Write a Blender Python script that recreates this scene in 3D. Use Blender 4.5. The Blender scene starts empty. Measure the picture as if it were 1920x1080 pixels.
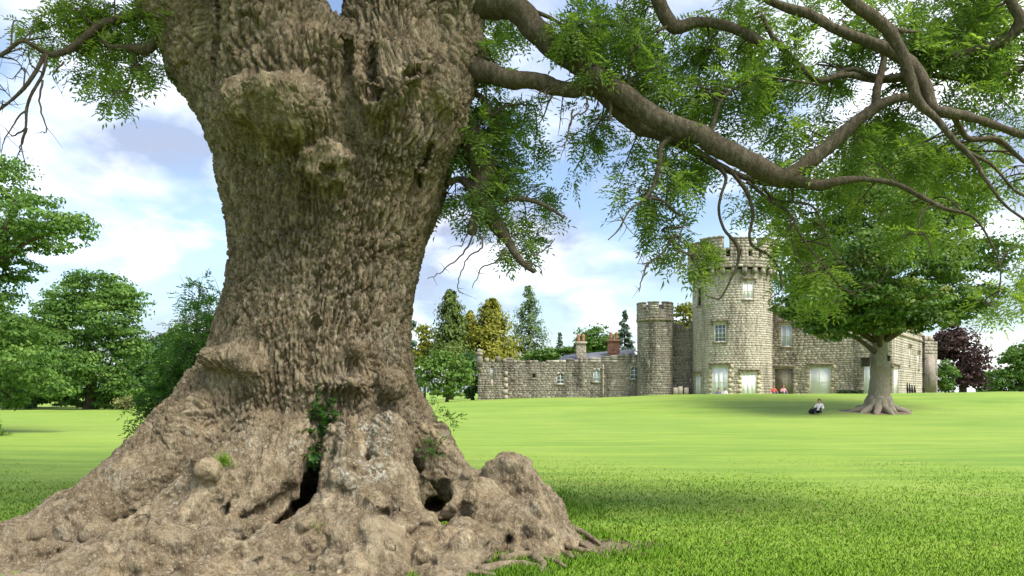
import bpy, bmesh, math, random
import numpy as np
from mathutils import Vector, Matrix, noise as mnoise

# ------------------------------------------------------------------ camera, sky, sun, exposure
SC = bpy.context.scene
F = 1450.0; HOR = 735.0; EYE = 1.6          # focal length in photo pixels, horizon row, eye height
cam_d = bpy.data.cameras.new("camera"); cam = bpy.data.objects.new("camera", cam_d)
SC.collection.objects.link(cam); SC.camera = cam
cam.location = (0, 0, EYE); cam.rotation_euler = (math.radians(90), 0, 0)
cam_d.sensor_width = 36.0; cam_d.lens = 36.0 * F / 1920.0
cam_d.shift_y = (HOR - 540.0) / 1920.0
cam_d.clip_start = 0.05; cam_d.clip_end = 6000

SUN_DIR = Vector((0.55, -0.42, 1.0)).normalized()       # towards the sun: high, right, behind the viewer
SUN_EL = math.asin(SUN_DIR.z); SUN_AZ = math.atan2(SUN_DIR.x, SUN_DIR.y)
W = bpy.data.worlds.new("World"); SC.world = W; W.use_nodes = True
nt = W.node_tree; nt.nodes.clear()
def N(t, typ, **kw):
    n = t.nodes.new(typ)
    for k, v in kw.items(): setattr(n, k, v)
    return n
wo = N(nt, 'ShaderNodeOutputWorld'); bg = N(nt, 'ShaderNodeBackground'); bg.inputs[1].default_value = 0.10
sky = N(nt, 'ShaderNodeTexSky', sky_type='NISHITA', sun_disc=False)
sky.sun_elevation = SUN_EL; sky.sun_rotation = SUN_AZ; sky.air_density = 1.0; sky.dust_density = 1.6; sky.ozone_density = 2.0
tc = N(nt, 'ShaderNodeTexCoord'); sep = N(nt, 'ShaderNodeSeparateXYZ'); nt.links.new(tc.outputs['Generated'], sep.inputs[0])
zc = N(nt, 'ShaderNodeMath', operation='MAXIMUM'); zc.inputs[1].default_value = 0.0; nt.links.new(sep.outputs[2], zc.inputs[0])
zz = N(nt, 'ShaderNodeMath', operation='ADD'); zz.inputs[1].default_value = 0.32; nt.links.new(zc.outputs[0], zz.inputs[0])
dx = N(nt, 'ShaderNodeMath', operation='DIVIDE'); nt.links.new(sep.outputs[0], dx.inputs[0]); nt.links.new(zz.outputs[0], dx.inputs[1])
dy = N(nt, 'ShaderNodeMath', operation='DIVIDE'); nt.links.new(sep.outputs[1], dy.inputs[0]); nt.links.new(zz.outputs[0], dy.inputs[1])
cmb = N(nt, 'ShaderNodeCombineXYZ'); nt.links.new(dx.outputs[0], cmb.inputs[0]); nt.links.new(dy.outputs[0], cmb.inputs[1])
cmb.inputs[2].default_value = 3.7
cn = N(nt, 'ShaderNodeTexNoise'); cn.inputs['Scale'].default_value = 1.7; cn.inputs['Detail'].default_value = 7; cn.inputs['Roughness'].default_value = 0.52
cn.inputs['Distortion'].default_value = 0.35
nt.links.new(cmb.outputs[0], cn.inputs['Vector'])
cr = N(nt, 'ShaderNodeValToRGB'); cr.color_ramp.elements[0].position = 0.44; cr.color_ramp.elements[1].position = 0.66
cr.color_ramp.elements[0].color = (0.06, 0.06, 0.06, 1)
nt.links.new(cn.outputs['Fac'], cr.inputs[0])
cn2 = N(nt, 'ShaderNodeTexNoise'); cn2.inputs['Scale'].default_value = 2.6; cn2.inputs['Detail'].default_value = 6
nt.links.new(cmb.outputs[0], cn2.inputs['Vector'])
ccol = N(nt, 'ShaderNodeValToRGB'); ccol.color_ramp.elements[0].position = 0.40; ccol.color_ramp.elements[1].position = 0.60
ccol.color_ramp.elements[0].color = (2.2, 2.5, 3.35, 1); ccol.color_ramp.elements[1].color = (8.6, 8.6, 8.7, 1)
nt.links.new(cn2.outputs['Fac'], ccol.inputs[0])
mx = N(nt, 'ShaderNodeMix', data_type='RGBA'); nt.links.new(cr.outputs[0], mx.inputs[0])
nt.links.new(sky.outputs[0], mx.inputs[6]); nt.links.new(ccol.outputs[0], mx.inputs[7])
nt.links.new(mx.outputs[2], bg.inputs[0]); nt.links.new(bg.outputs[0], wo.inputs[0])

sun_d = bpy.data.lights.new("sun", 'SUN'); sun_d.energy = 2.7; sun_d.angle = math.radians(32); sun_d.color = (1.0, 0.95, 0.86)
sun = bpy.data.objects.new("sun", sun_d); SC.collection.objects.link(sun)
sun.location = (20, -20, 60); sun.rotation_euler = (-SUN_DIR).to_track_quat('-Z', 'Y').to_euler()
SC.view_settings.view_transform = 'Standard'; SC.view_settings.look = 'None'
SC.view_settings.exposure = 1.32; SC.view_settings.gamma = 1.0; SC.view_settings.use_curve_mapping = False
SC.cycles.max_bounces = 6; SC.cycles.transparent_max_bounces = 4
SC.cycles.diffuse_bounces = 3; SC.cycles.glossy_bounces = 2; SC.cycles.transmission_bounces = 4

# ------------------------------------------------------------------ helpers
rng = np.random.default_rng(7); random.seed(7)
COL = SC.collection
def PX(px, Y): return (px - 960.0) * Y / F
def PZ(py, Y): return EYE + (HOR - py) * Y / F
def P(px, py, Y): return np.array([PX(px, Y), Y, PZ(py, Y)])
def sstep(a, b, x):
    t = np.clip((x - a) / (b - a), 0, 1); return t * t * (3 - 2 * t)
def GZ(X, Y):
    X = np.asarray(X, float); Y = np.asarray(Y, float)
    m = np.interp(X, [-60, -30, -10, -3, 6, 12, 20, 42, 70, 120], [-0.15, -0.1, 0.45, 0.76, 1.05, 1.3, 1.42, 1.6, 1.6, 1.5])
    z = m * sstep(48, 67, Y)
    z = z - 0.38 * sstep(67, 73, Y) * sstep(4, 14, X)
    far = sstep(20, 40, Y)
    return z + far * 0.05 * np.sin(X * 0.21 + 1.3) * np.sin(Y * 0.17) + 0.02 * sstep(11, 16, Y) * np.sin(X * 0.9 + Y * 0.4)

def tag(o, label=None, cat=None, group=None, kind=None):
    if label: o["label"] = label
    if cat: o["category"] = cat
    if group: o["group"] = group
    if kind: o["kind"] = kind
    return o
def empty(name, loc=(0, 0, 0), label=None, cat=None, group=None):
    o = bpy.data.objects.new(name, None); COL.objects.link(o); o.location = loc; o.empty_display_size = 0.3
    return tag(o, label, cat, group)
def link(name, me, mat=None, parent=None):
    o = bpy.data.objects.new(name, me); COL.objects.link(o)
    if mat and not me.materials: me.materials.append(mat)
    if parent:
        o.parent = parent
        M = Matrix.Translation(parent.location if parent.type == 'EMPTY' else (0, 0, 0))
        o.matrix_parent_inverse = M.inverted()
    return o
def mk_mesh(name, verts, faces, smooth=False, attrs=None):
    """faces: (M,K) array, or list of such arrays"""
    if not isinstance(faces, list): faces = [faces]
    faces = [np.asarray(f, np.int32) for f in faces if len(f)]
    verts = np.asarray(verts, np.float32)
    me = bpy.data.meshes.new(name)
    me.vertices.add(len(verts)); me.vertices.foreach_set('co', verts.ravel())
    nl = sum(f.size for f in faces); npoly = sum(len(f) for f in faces)
    me.loops.add(nl); me.polygons.add(npoly)
    me.loops.foreach_set('vertex_index', np.concatenate([f.ravel() for f in faces]))
    starts = []; s = 0
    for f in faces:
        k = f.shape[1]; starts.append(s + np.arange(len(f)) * k); s += f.size
    me.polygons.foreach_set('loop_start', np.concatenate(starts).astype(np.int32))
    if smooth: me.polygons.foreach_set('use_smooth', np.ones(npoly, bool))
    for k, v in (attrs or {}).items():
        v = np.asarray(v, np.float32)
        if v.ndim == 1:
            a = me.attributes.new(k, 'FLOAT', 'POINT'); a.data.foreach_set('value', v)
        else:
            a = me.attributes.new(k, 'FLOAT_VECTOR', 'POINT'); a.data.foreach_set('vector', v.ravel())
    me.update(calc_edges=True); me.validate()
    return me

# numpy noise -------------------------------------------------------
def _h(ix, iy, iz, s):
    U = np.uint32
    n = ix.astype(U) * U(374761393) + iy.astype(U) * U(668265263) + iz.astype(U) * U(1274126177) + U((s * 974711) & 0xFFFFFFFF)
    n ^= n >> U(13); n *= U(1274126177); n ^= n >> U(16); n *= U(2246822519); n ^= n >> U(15)
    return (n & U(0xFFFFFF)).astype(np.float32) * np.float32(1 / 0xFFFFFF)
def vnoise(p, s=0):
    p = np.asarray(p, np.float32); i = np.floor(p); f = p - i; i = i.astype(np.int32); u = f * f * (3 - 2 * f)
    r = 0
    for a in (0, 1):
        for b in (0, 1):
            for c in (0, 1):
                w = (u[:, 0] if a else 1 - u[:, 0]) * (u[:, 1] if b else 1 - u[:, 1]) * (u[:, 2] if c else 1 - u[:, 2])
                r = r + w * _h(i[:, 0] + a, i[:, 1] + b, i[:, 2] + c, s)
    return r * 2 - 1
def fbm(p, oct=3, s=0):
    r = 0; a = 1.0; t = 0
    for o in range(oct):
        r = r + a * vnoise(p * (2.03 ** o) + o * 17.3, s + o); t += a; a *= 0.5
    return r / t
def vor(p, s=0):
    p = np.asarray(p, np.float32); i = np.floor(p).astype(np.int32); n = len(p)
    f1 = np.full(n, 9.0, np.float32); f2 = np.full(n, 9.0, np.float32)
    for a in (-1, 0, 1):
        for b in (-1, 0, 1):
            for c in (-1, 0, 1):
                j = i + np.array([a, b, c], np.int32)
                q = np.stack([_h(j[:, 0], j[:, 1], j[:, 2], s + k) for k in (1, 2, 3)], 1) + j.astype(np.float32)
                d = np.sqrt(((q - p) ** 2).sum(1)).astype(np.float32)
                f2 = np.minimum(f2, np.maximum(f1, d)); f1 = np.minimum(f1, d)
    return f1, f2

# materials ---------------------------------------------------------
def newmat(name):
    m = bpy.data.materials.new(name); m.use_nodes = True
    t = m.node_tree; t.nodes.clear()
    out = N(t, 'ShaderNodeOutputMaterial'); b = N(t, 'ShaderNodeBsdfPrincipled'); t.links.new(b.outputs[0], out.inputs[0])
    b.inputs['Roughness'].default_value = 0.85; b.inputs['Specular IOR Level'].default_value = 0.2
    return m, t, b, out
def ramp(t, fac, stops, interp='LINEAR'):
    r = N(t, 'ShaderNodeValToRGB'); r.color_ramp.interpolation = interp
    while len(r.color_ramp.elements) < len(stops): r.color_ramp.elements.new(0.5)
    for e, (p, c) in zip(r.color_ramp.elements, stops):
        e.position = p; e.color = (*c, 1) if len(c) == 3 else c
    if fac is not None: t.links.new(fac, r.inputs[0])
    return r.outputs[0]
def nz(t, vec, scale, detail=4, rough=0.55, dist=0.0):
    n = N(t, 'ShaderNodeTexNoise'); n.inputs['Scale'].default_value = scale; n.inputs['Detail'].default_value = detail
    n.inputs['Roughness'].default_value = rough; n.inputs['Distortion'].default_value = dist
    if vec is not None: t.links.new(vec, n.inputs['Vector'])
    return n.outputs['Fac']
def mapping(t, vec, scale):
    m = N(t, 'ShaderNodeMapping'); m.inputs['Scale'].default_value = scale; t.links.new(vec, m.inputs[0]); return m.outputs[0]
def geopos(t): return N(t, 'ShaderNodeNewGeometry').outputs['Position']
def mixc(t, f, a, b, blend='MIX'):
    m = N(t, 'ShaderNodeMix', data_type='RGBA', blend_type=blend)
    for s, i in ((f, 0), (a, 6), (b, 7)):
        if hasattr(s, 'links'): t.links.new(s, m.inputs[i])
        else: m.inputs[i].default_value = s if i == 0 else (*s, 1)
    return m.outputs[2]
def math_(t, op, a, b=None, clamp=False):
    m = N(t, 'ShaderNodeMath', operation=op); m.use_clamp = clamp
    for i, s in enumerate((a, b)):
        if s is None: continue
        if hasattr(s, 'links'): t.links.new(s, m.inputs[i])
        else: m.inputs[i].default_value = s
    return m.outputs[0]
def attr(t, name): return N(t, 'ShaderNodeAttribute', attribute_name=name)
def bump(t, b, h, strength=0.5, dist=0.02):
    n = N(t, 'ShaderNodeBump'); n.inputs['Strength'].default_value = strength; n.inputs['Distance'].default_value = dist
    t.links.new(h, n.inputs['Height']); t.links.new(n.outputs[0], b.inputs['Normal'])
def simple(name, col, rough=0.8, var=0.15, scale=6.0, metal=0.0):
    m, t, b, o = newmat(name)
    f = nz(t, geopos(t), scale, 4)
    c = ramp(t, f, [(0.3, tuple(max(0, x * (1 - var)) for x in col)), (0.7, tuple(min(1, x * (1 + var)) for x in col))])
    t.links.new(c, b.inputs['Base Color']); b.inputs['Roughness'].default_value = rough; b.inputs['Metallic'].default_value = metal
    return m
def leafmat(name, dark, mid, light, trans=0.45, hue_noise=0.6):
    m, t, b, out = newmat(name)
    tint = attr(t, 'tint').outputs['Fac']
    c = ramp(t, tint, [(0.0, dark), (0.5, mid), (1.0, light)])
    t.links.new(c, b.inputs['Base Color']); b.inputs['Roughness'].default_value = 0.6; b.inputs['Specular IOR Level'].default_value = 0.22
    tr = N(t, 'ShaderNodeBsdfTranslucent')
    c2 = mixc(t, 1.0, c, (1.0, 1.15, 0.45), 'MULTIPLY'); t.links.new(c2, tr.inputs[0])
    ms = N(t, 'ShaderNodeMixShader'); ms.inputs[0].default_value = trans
    t.links.new(b.outputs[0], ms.inputs[1]); t.links.new(tr.outputs[0], ms.inputs[2]); t.links.new(ms.outputs[0], out.inputs[0])
    return m

# generic geometry --------------------------------------------------
def catmull(pts, n=6):
    pts = np.asarray(pts, float)
    if len(pts) < 3: 
        t = np.linspace(0, 1, n + 1)[:, None]; return pts[0] * (1 - t) + pts[-1] * t
    Q = np.vstack([2 * pts[0] - pts[1], pts, 2 * pts[-1] - pts[-2]]); out = []
    for i in range(1, len(Q) - 2):
        for k in range(n):
            t = k / n; a, b, c, d = Q[i - 1], Q[i], Q[i + 1], Q[i + 2]
            out.append(0.5 * ((2 * b) + (-a + c) * t + (2 * a - 5 * b + 4 * c - d) * t * t + (-a + 3 * b - 3 * c + d) * t ** 3))
    out.append(Q[-2]); return np.array(out)
def tube(path, rad, sides=8, lump=0.0, seed=0):
    """returns verts, quads, (tip tris) for a tapered tube"""
    path = np.asarray(path, float); rad = np.asarray(rad, float); n = len(path)
    T = np.gradient(path, axis=0); T /= np.linalg.norm(T, axis=1)[:, None] + 1e-9
    up = np.array([0.0, 0, 1]) if abs(T[0, 2]) < 0.9 else np.array([1.0, 0, 0])
    u = np.cross(T[0], up); u /= np.linalg.norm(u); V = []
    ang = np.linspace(0, 2 * math.pi, sides, endpoint=False)
    for i in range(n):
        u = u - T[i] * u.dot(T[i]); u /= np.linalg.norm(u) + 1e-9; w = np.cross(T[i], u)
        r = rad[i] * np.ones(sides)
        V.append(path[i] + (np.cos(ang) * r)[:, None] * u + (np.sin(ang) * r)[:, None] * w)
    V = np.vstack(V)
    if lump:
        c = np.repeat(path, sides, 0); d = V - c
        f = 1 + lump * fbm(V * (1.2 / max(rad.max(), 0.03)) + seed, 3, seed) + lump * 0.5 * fbm(V * (3.5 / max(rad.max(), 0.03)), 2, seed + 5)
        V = c + d * f[:, None]
    i = np.arange(n - 1)[:, None] * sides; j = np.arange(sides)[None, :]; k = (j + 1) % sides
    q = np.stack([i + j, i + k, i + sides + k, i + sides + j], -1).reshape(-1, 4)
    V = np.vstack([V, path[0], path[-1] + T[-1] * rad[-1] * 0.5])
    j = np.arange(sides); k = (j + 1) % sides
    t = np.vstack([np.stack([k, j, np.full(sides, n * sides)], 1),
                   np.stack([(n - 1) * sides + j, (n - 1) * sides + k, np.full(sides, n * sides + 1)], 1)])
    return V, q, t
class Soup:
    def __init__(s): s.v = []; s.f = {}; s.n = 0; s.a = []
    def add(s, V, *faces, tint=0.5):
        V = np.asarray(V, float)
        for f in faces:
            f = np.asarray(f)
            if len(f): s.f.setdefault(f.shape[1], []).append(f + s.n)
        s.v.append(V); s.n += len(V); s.a.append(np.full(len(V), tint) if np.isscalar(tint) else np.asarray(tint))
    def build(s, name, mat, parent=None, smooth=False, tint=False):
        if not s.n: return None
        me = mk_mesh(name, np.vstack(s.v), [np.vstack(v) for v in s.f.values()], smooth, {'tint': np.concatenate(s.a)} if tint else None)
        return link(name, me, mat, parent)
BOXF = np.array([[0, 3, 2, 1], [4, 5, 6, 7], [0, 1, 5, 4], [1, 2, 6, 5], [2, 3, 7, 6], [3, 0, 4, 7]])
def boxv(x0, x1, y0, y1, z0, z1):
    return np.array([[x0, y0, z0], [x1, y0, z0], [x1, y1, z0], [x0, y1, z0], [x0, y0, z1], [x1, y0, z1], [x1, y1, z1], [x0, y1, z1]])
def unit(v): return v / (np.linalg.norm(v, axis=-1, keepdims=True) + 1e-9)
def leaf_quads(C, Nrm, size, asp=0.55, dirv=None):
    """diamond leaves at C with normal Nrm; returns V (4N), faces"""
    n = len(C)
    r = dirv if dirv is not None else rng.normal(size=(n, 3))
    a = unit(r - Nrm * (r * Nrm).sum(1, keepdims=True)); b = np.cross(Nrm, a)
    s = np.asarray(size).reshape(-1, 1) * np.ones((n, 1))
    fold = Nrm * s * 0.12
    V = np.stack([C - a * s * 0.5, C + b * s * asp * 0.5 + fold - a * s * 0.05, C + a * s * 0.5, C - b * s * asp * 0.5 + fold - a * s * 0.05], 1).reshape(-1, 3)
    return V, np.arange(4 * n).reshape(-1, 4)
# ------------------------------------------------------------------ materials of the setting
def mat_grass():
    m, t, b, o = newmat("lawn_grass"); p = geopos(t)
    big = nz(t, p, 0.09, 3); mid = nz(t, mapping(t, p, (0.35, 1.1, 1)), 1.0, 5, 0.6); fine = nz(t, p, 38, 3, 0.7)
    strk = nz(t, mapping(t, p, (0.12, 1.7, 1)), 1.0, 4, 0.6)
    c1 = ramp(t, mid, [(0.32, (0.10, 0.215, 0.014)), (0.5, (0.17, 0.285, 0.022)), (0.68, (0.235, 0.335, 0.036))])
    c2 = ramp(t, strk, [(0.42, (0.085, 0.185, 0.014)), (0.57, (0.27, 0.36, 0.042))])
    c = mixc(t, 0.5, c1, c2)
    c = mixc(t, ramp(t, big, [(0.4, (0, 0, 0)), (0.65, (0.55, 0.55, 0.55))]), c, (0.275, 0.36, 0.05))
    c = mixc(t, ramp(t, fine, [(0.35, (0.0, 0, 0)), (0.7, (0.45, 0.45, 0.45))]), c, (0.08, 0.17, 0.014))
    dry = nz(t, mapping(t, p, (0.25, 0.9, 1)), 1.3, 6, 0.65)
    c = mixc(t, ramp(t, dry, [(0.58, (0, 0, 0)), (0.7, (0.65, 0.65, 0.65))]), c, (0.27, 0.27, 0.07))
    t.links.new(c, b.inputs['Base Color']); b.inputs['Roughness'].default_value = 0.8; b.inputs['Specular IOR Level'].default_value = 0.15
    b.inputs['Sheen Weight'].default_value = 0.12; b.inputs['Sheen Roughness'].default_value = 0.45; b.inputs['Sheen Tint'].default_value = (1.0, 0.98, 0.62, 1)
    spk = nz(t, mapping(t, p, (0.55, 3.2, 1)), 1.6, 7, 0.8)
    c = mixc(t, ramp(t, spk, [(0.53, (0, 0, 0)), (0.68, (0.8, 0.8, 0.8))]), c, (0.075, 0.15, 0.014)); t.links.new(c, b.inputs['Base Color'])
    h = math_(t, 'ADD', math_(t, 'MULTIPLY', fine, 0.5), nz(t, mapping(t, p, (4, 9, 4)), 1.0, 6, 0.7))
    bump(t, b, h, 0.6, 0.05)
    return m
M_grass = mat_grass()
M_blade = leafmat("grass_blade", (0.11, 0.235, 0.016), (0.175, 0.33, 0.024), (0.26, 0.40, 0.045), 0.2)
def mat_dirt():
    m, t, b, o = newmat("bare_earth"); p = geopos(t)
    c = ramp(t, nz(t, p, 14, 6, 0.65), [(0.3, (0.10, 0.075, 0.05)), (0.55, (0.19, 0.145, 0.10)), (0.75, (0.28, 0.22, 0.15))])
    t.links.new(c, b.inputs['Base Color']); bump(t, b, nz(t, p, 25, 6, 0.7), 0.8, 0.03); return m
M_dirt = mat_dirt()
def mat_bark(name, lo, midc, hi, mossy=True, sc=1.0):
    m, t, b, o = newmat(name); p = geopos(t)
    pv = mapping(t, p, (1, 1, 0.35))
    f1 = nz(t, p, 1.3 * sc, 5, 0.6); f2 = nz(t, pv, 13 * sc, 6, 0.68); f3 = nz(t, pv, 45 * sc, 4, 0.7)
    c = ramp(t, f2, [(0.30, lo), (0.5, midc), (0.70, hi)])
    c = mixc(t, ramp(t, f1, [(0.4, (0, 0, 0)), (0.66, (0.6, 0.6, 0.6))]), c, tuple(x * y for x, y in zip(midc, (0.85, 0.76, 0.66))))
    c = mixc(t, ramp(t, f3, [(0.45, (0, 0, 0)), (0.75, (0.5, 0.5, 0.5))]), c, hi)
    if mossy:
        pl = attr(t, 'plate').outputs['Fac']
        c = mixc(t, 1.0, c, ramp(t, pl, [(0.0, (0.62, 0.60, 0.58)), (0.55, (1, 1, 1)), (1.0, (1.45, 1.45, 1.42))]), 'MULTIPLY')
        blot = nz(t, p, 3.2, 6, 0.7, 0.6)
        c = mixc(t, ramp(t, blot, [(0.52, (0, 0, 0)), (0.64, (0.65, 0.65, 0.65))]), c, (0.115, 0.08, 0.048))
        grey = nz(t, p, 4.7, 6, 0.7, 0.4)
        c = mixc(t, ramp(t, grey, [(0.55, (0, 0, 0)), (0.66, (0.4, 0.4, 0.4))]), c, (0.36, 0.32, 0.245))
        flk = nz(t, p, 34, 3, 0.6)
        c = mixc(t, ramp(t, flk, [(0.57, (0, 0, 0)), (0.64, (0.7, 0.7, 0.7))]), c, (0.40, 0.35, 0.255))
        lic = attr(t, 'lichen').outputs['Fac']
        spk = nz(t, p, 26, 3, 0.6)
        lf = math_(t, 'MULTIPLY', math_(t, 'MULTIPLY', lic, ramp(t, nz(t, p, 5.5, 4, 0.65), [(0.44, (0, 0, 0)), (0.6, (1, 1, 1))])), ramp(t, spk, [(0.5, (0, 0, 0)), (0.58, (1, 1, 1))]))
        c = mixc(t, lf, c, (0.5, 0.49, 0.41))
        sp2 = ramp(t, nz(t, p, 60, 2, 0.5), [(0.68, (0, 0, 0)), (0.74, (0.6, 0.6, 0.6))])
        c = mixc(t, sp2, c, (0.42, 0.38, 0.29))
        ms = attr(t, 'moss').outputs['Fac']
        mf = math_(t, 'MULTIPLY', ms, ramp(t, nz(t, p, 9, 5, 0.7), [(0.42, (0, 0, 0)), (0.68, (0.45, 0.45, 0.45))]))
        c = mixc(t, mf, c, (0.10, 0.10, 0.028))
        pal = attr(t, 'pale').outputs['Fac']
        c = mixc(t, math_(t, 'MULTIPLY', pal, ramp(t, nz(t, p, 11, 5, 0.7), [(0.35, (0.1, 0.1, 0.1)), (0.65, (0.75, 0.75, 0.75))])), c, (0.38, 0.31, 0.20))
    t.links.new(c, b.inputs['Base Color']); b.inputs['Roughness'].default_value = 0.92; b.inputs['Specular IOR Level'].default_value = 0.12
    h = math_(t, 'ADD', f2, math_(t, 'MULTIPLY', f3, 0.7))
    bump(t, b, h, 1.0, 0.06 / sc)
    return m
M_bark = mat_bark("ancient_bark", (0.085, 0.063, 0.038), (0.225, 0.177, 0.111), (0.47, 0.395, 0.275))
M_branch = mat_bark("branch_bark", (0.04, 0.033, 0.022), (0.095, 0.078, 0.052), (0.22, 0.19, 0.135), False, 1.6)
M_twig = mat_bark("twig_bark", (0.07, 0.055, 0.04), (0.13, 0.105, 0.08), (0.21, 0.17, 0.13), False, 3)
M_bark2 = mat_bark("smooth_grey_bark", (0.16, 0.14, 0.10), (0.26, 0.23, 0.17), (0.36, 0.33, 0.26), False, 0.8)
M_bark3 = mat_bark("dark_background_bark", (0.05, 0.04, 0.03), (0.09, 0.075, 0.055), (0.14, 0.12, 0.09), False, 0.5)
def mat_stone(name, stops, mortar=None):
    m, t, b, o = newmat(name); p = geopos(t)
    tint = attr(t, 'tint').outputs['Fac']
    c = ramp(t, tint, stops)
    big = nz(t, p, 0.45, 5, 0.6); fn = nz(t, p, 5, 5, 0.7)
    c = mixc(t, ramp(t, big, [(0.42, (0, 0, 0)), (0.62, (0.55, 0.55, 0.55))]), c, tuple(x * 0.8 for x in stops[len(stops) // 2][1]))
    c = mixc(t, ramp(t, fn, [(0.35, (0, 0, 0)), (0.72, (0.6, 0.6, 0.6))]), c, stops[-1][1])
    stain = nz(t, mapping(t, p, (0.9, 0.9, 0.16)), 1.0, 6, 0.7)
    c = mixc(t, ramp(t, stain, [(0.49, (0, 0, 0)), (0.64, (0.72, 0.72, 0.72))]), c, tuple(x * 0.55 for x in stops[0][1]))
    t.links.new(c, b.inputs['Base Color']); bump(t, b, fn, 0.6, 0.06); return m
M_rubble = mat_stone("rubble_stone", [(0, (0.10, 0.085, 0.068)), (0.35, (0.18, 0.15, 0.118)), (0.65, (0.27, 0.23, 0.18)), (1, (0.46, 0.42, 0.35))])
M_pale = mat_stone("pale_limewashed_stone", [(0, (0.22, 0.18, 0.145)), (0.3, (0.345, 0.295, 0.225)), (0.7, (0.43, 0.38, 0.30)), (1, (0.57, 0.525, 0.44))])
M_hall = mat_stone("lichened_hall_stone", [(0, (0.14, 0.12, 0.096)), (0.3, (0.245, 0.205, 0.15)), (0.7, (0.345, 0.298, 0.228)), (1, (0.53, 0.485, 0.40))])
M_gold = mat_stone("golden_ashlar", [(0, (0.32, 0.25, 0.16)), (0.5, (0.43, 0.36, 0.24)), (1, (0.52, 0.45, 0.32))])
M_trim = mat_stone("weathered_trim", [(0, (0.16, 0.13, 0.085)), (0.5, (0.24, 0.2, 0.135)), (1, (0.33, 0.29, 0.2))])
M_brick = mat_stone("red_brick", [(0, (0.17, 0.085, 0.058)), (0.5, (0.25, 0.125, 0.085)), (1, (0.32, 0.19, 0.135))])
M_slate = simple("roof_slate", (0.16, 0.165, 0.18), 0.7, 0.25, 3)
M_white = simple("white_paint", (0.80, 0.79, 0.74), 0.6, 0.05, 3)
M_blind = simple("white_blind", (0.78, 0.78, 0.75), 0.5, 0.06, 2)
M_pipe = simple("buff_painted_pipe", (0.45, 0.36, 0.23), 0.6, 0.15, 3)
M_dark = simple("dark_void", (0.03, 0.028, 0.025), 0.9, 0.2, 3)  # near-black colour standing in for the shade inside openings
M_wood = simple("dark_weathered_wood", (0.06, 0.05, 0.04), 0.8, 0.3, 8)
M_palewood = simple("pale_boards", (0.42, 0.37, 0.28), 0.8, 0.2, 3)
M_hedge = leafmat("low_hedge", (0.02, 0.035, 0.018), (0.035, 0.06, 0.03), (0.06, 0.085, 0.04), 0.2)
M_terra = simple("terracotta", (0.34, 0.17, 0.11), 0.8, 0.2, 5)
def mat_glass(name, col):
    m, t, b, o = newmat(name); b.inputs['Base Color'].default_value = (*col, 1); b.inputs['Roughness'].default_value = 0.08
    b.inputs['Specular IOR Level'].default_value = 0.6; return m
M_glass = mat_glass("window_glass", (0.12, 0.15, 0.18)); M_lancet = mat_glass("pale_lancet_glass", (0.45, 0.52, 0.6))
# ------------------------------------------------------------------ ground
def build_ground():
    xs = np.unique(np.concatenate([np.linspace(-3000, -140, 22), np.linspace(-140, 140, 113), np.linspace(140, 3000, 22)]))
    ys = np.unique(np.concatenate([np.linspace(-400, -10, 8), np.linspace(-10, 110, 121), np.linspace(110, 4000, 30)]))
    X, Y = np.meshgrid(xs, ys, indexing='ij'); Z = GZ(X, Y)
    n, m = len(xs), len(ys)
    i, j = np.meshgrid(np.arange(n - 1), np.arange(m - 1), indexing='ij'); a = (i * m + j).ravel()
    q = np.stack([a, a + m, a + m + 1, a + 1], 1)
    me = mk_mesh("lawn", np.stack([X.ravel(), Y.ravel(), Z.ravel()], 1), q, True)
    o = link("lawn", me, M_grass); tag(o, "wide mown green lawn rising to the castle", "lawn", kind="structure")
build_ground()
# ------------------------------------------------------------------ the ancient ash tree: trunk as one solid of blended forms
Y0 = 10.0
TB = np.array([  # row, left, right of the trunk outline
    (60, 420, 850), (160, 370, 868), (200, 372, 866), (260, 392, 858), (300, 406, 853), (350, 416, 842), (400, 426, 824), (450, 433, 801),
    (500, 433, 786), (550, 426, 776), (600, 412, 771), (650, 398, 772), (700, 390, 780), (760, 392, 785), (820, 392, 792),
    (880, 392, 798), (967, 392, 805), (1010, 392, 808)], float)
tz = PZ(TB[:, 0], Y0)[::-1]; tcx = PX((TB[:, 1] + TB[:, 2]) / 2, Y0)[::-1]; trr = ((TB[:, 2] - TB[:, 1]) / 2 * Y0 / F)[::-1]
EL = 0.86
ZTOP = 5.65
def body_d(x, y, z):
    cx = np.interp(z, tz, tcx); r = np.interp(z, tz, trr)
    dx_ = x - cx; dy_ = (y - Y0) / EL
    rr = np.sqrt(dx_ * dx_ + dy_ * dy_) + 1e-6
    d = (rr - r) * 0.9
    return np.maximum(d, z - ZTOP)
PR = []     # (kind, params..., k, op)
def cone(a, b, ra, rb, k=0.25, op=1): PR.append(('c', np.array(a, float), np.array(b, float), ra, rb, k, op))
def ell(c, s, k=0.12, op=1, rot=0.0): PR.append(('e', np.array(c, float), np.array(s, float), rot, 0, k, op))
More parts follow.
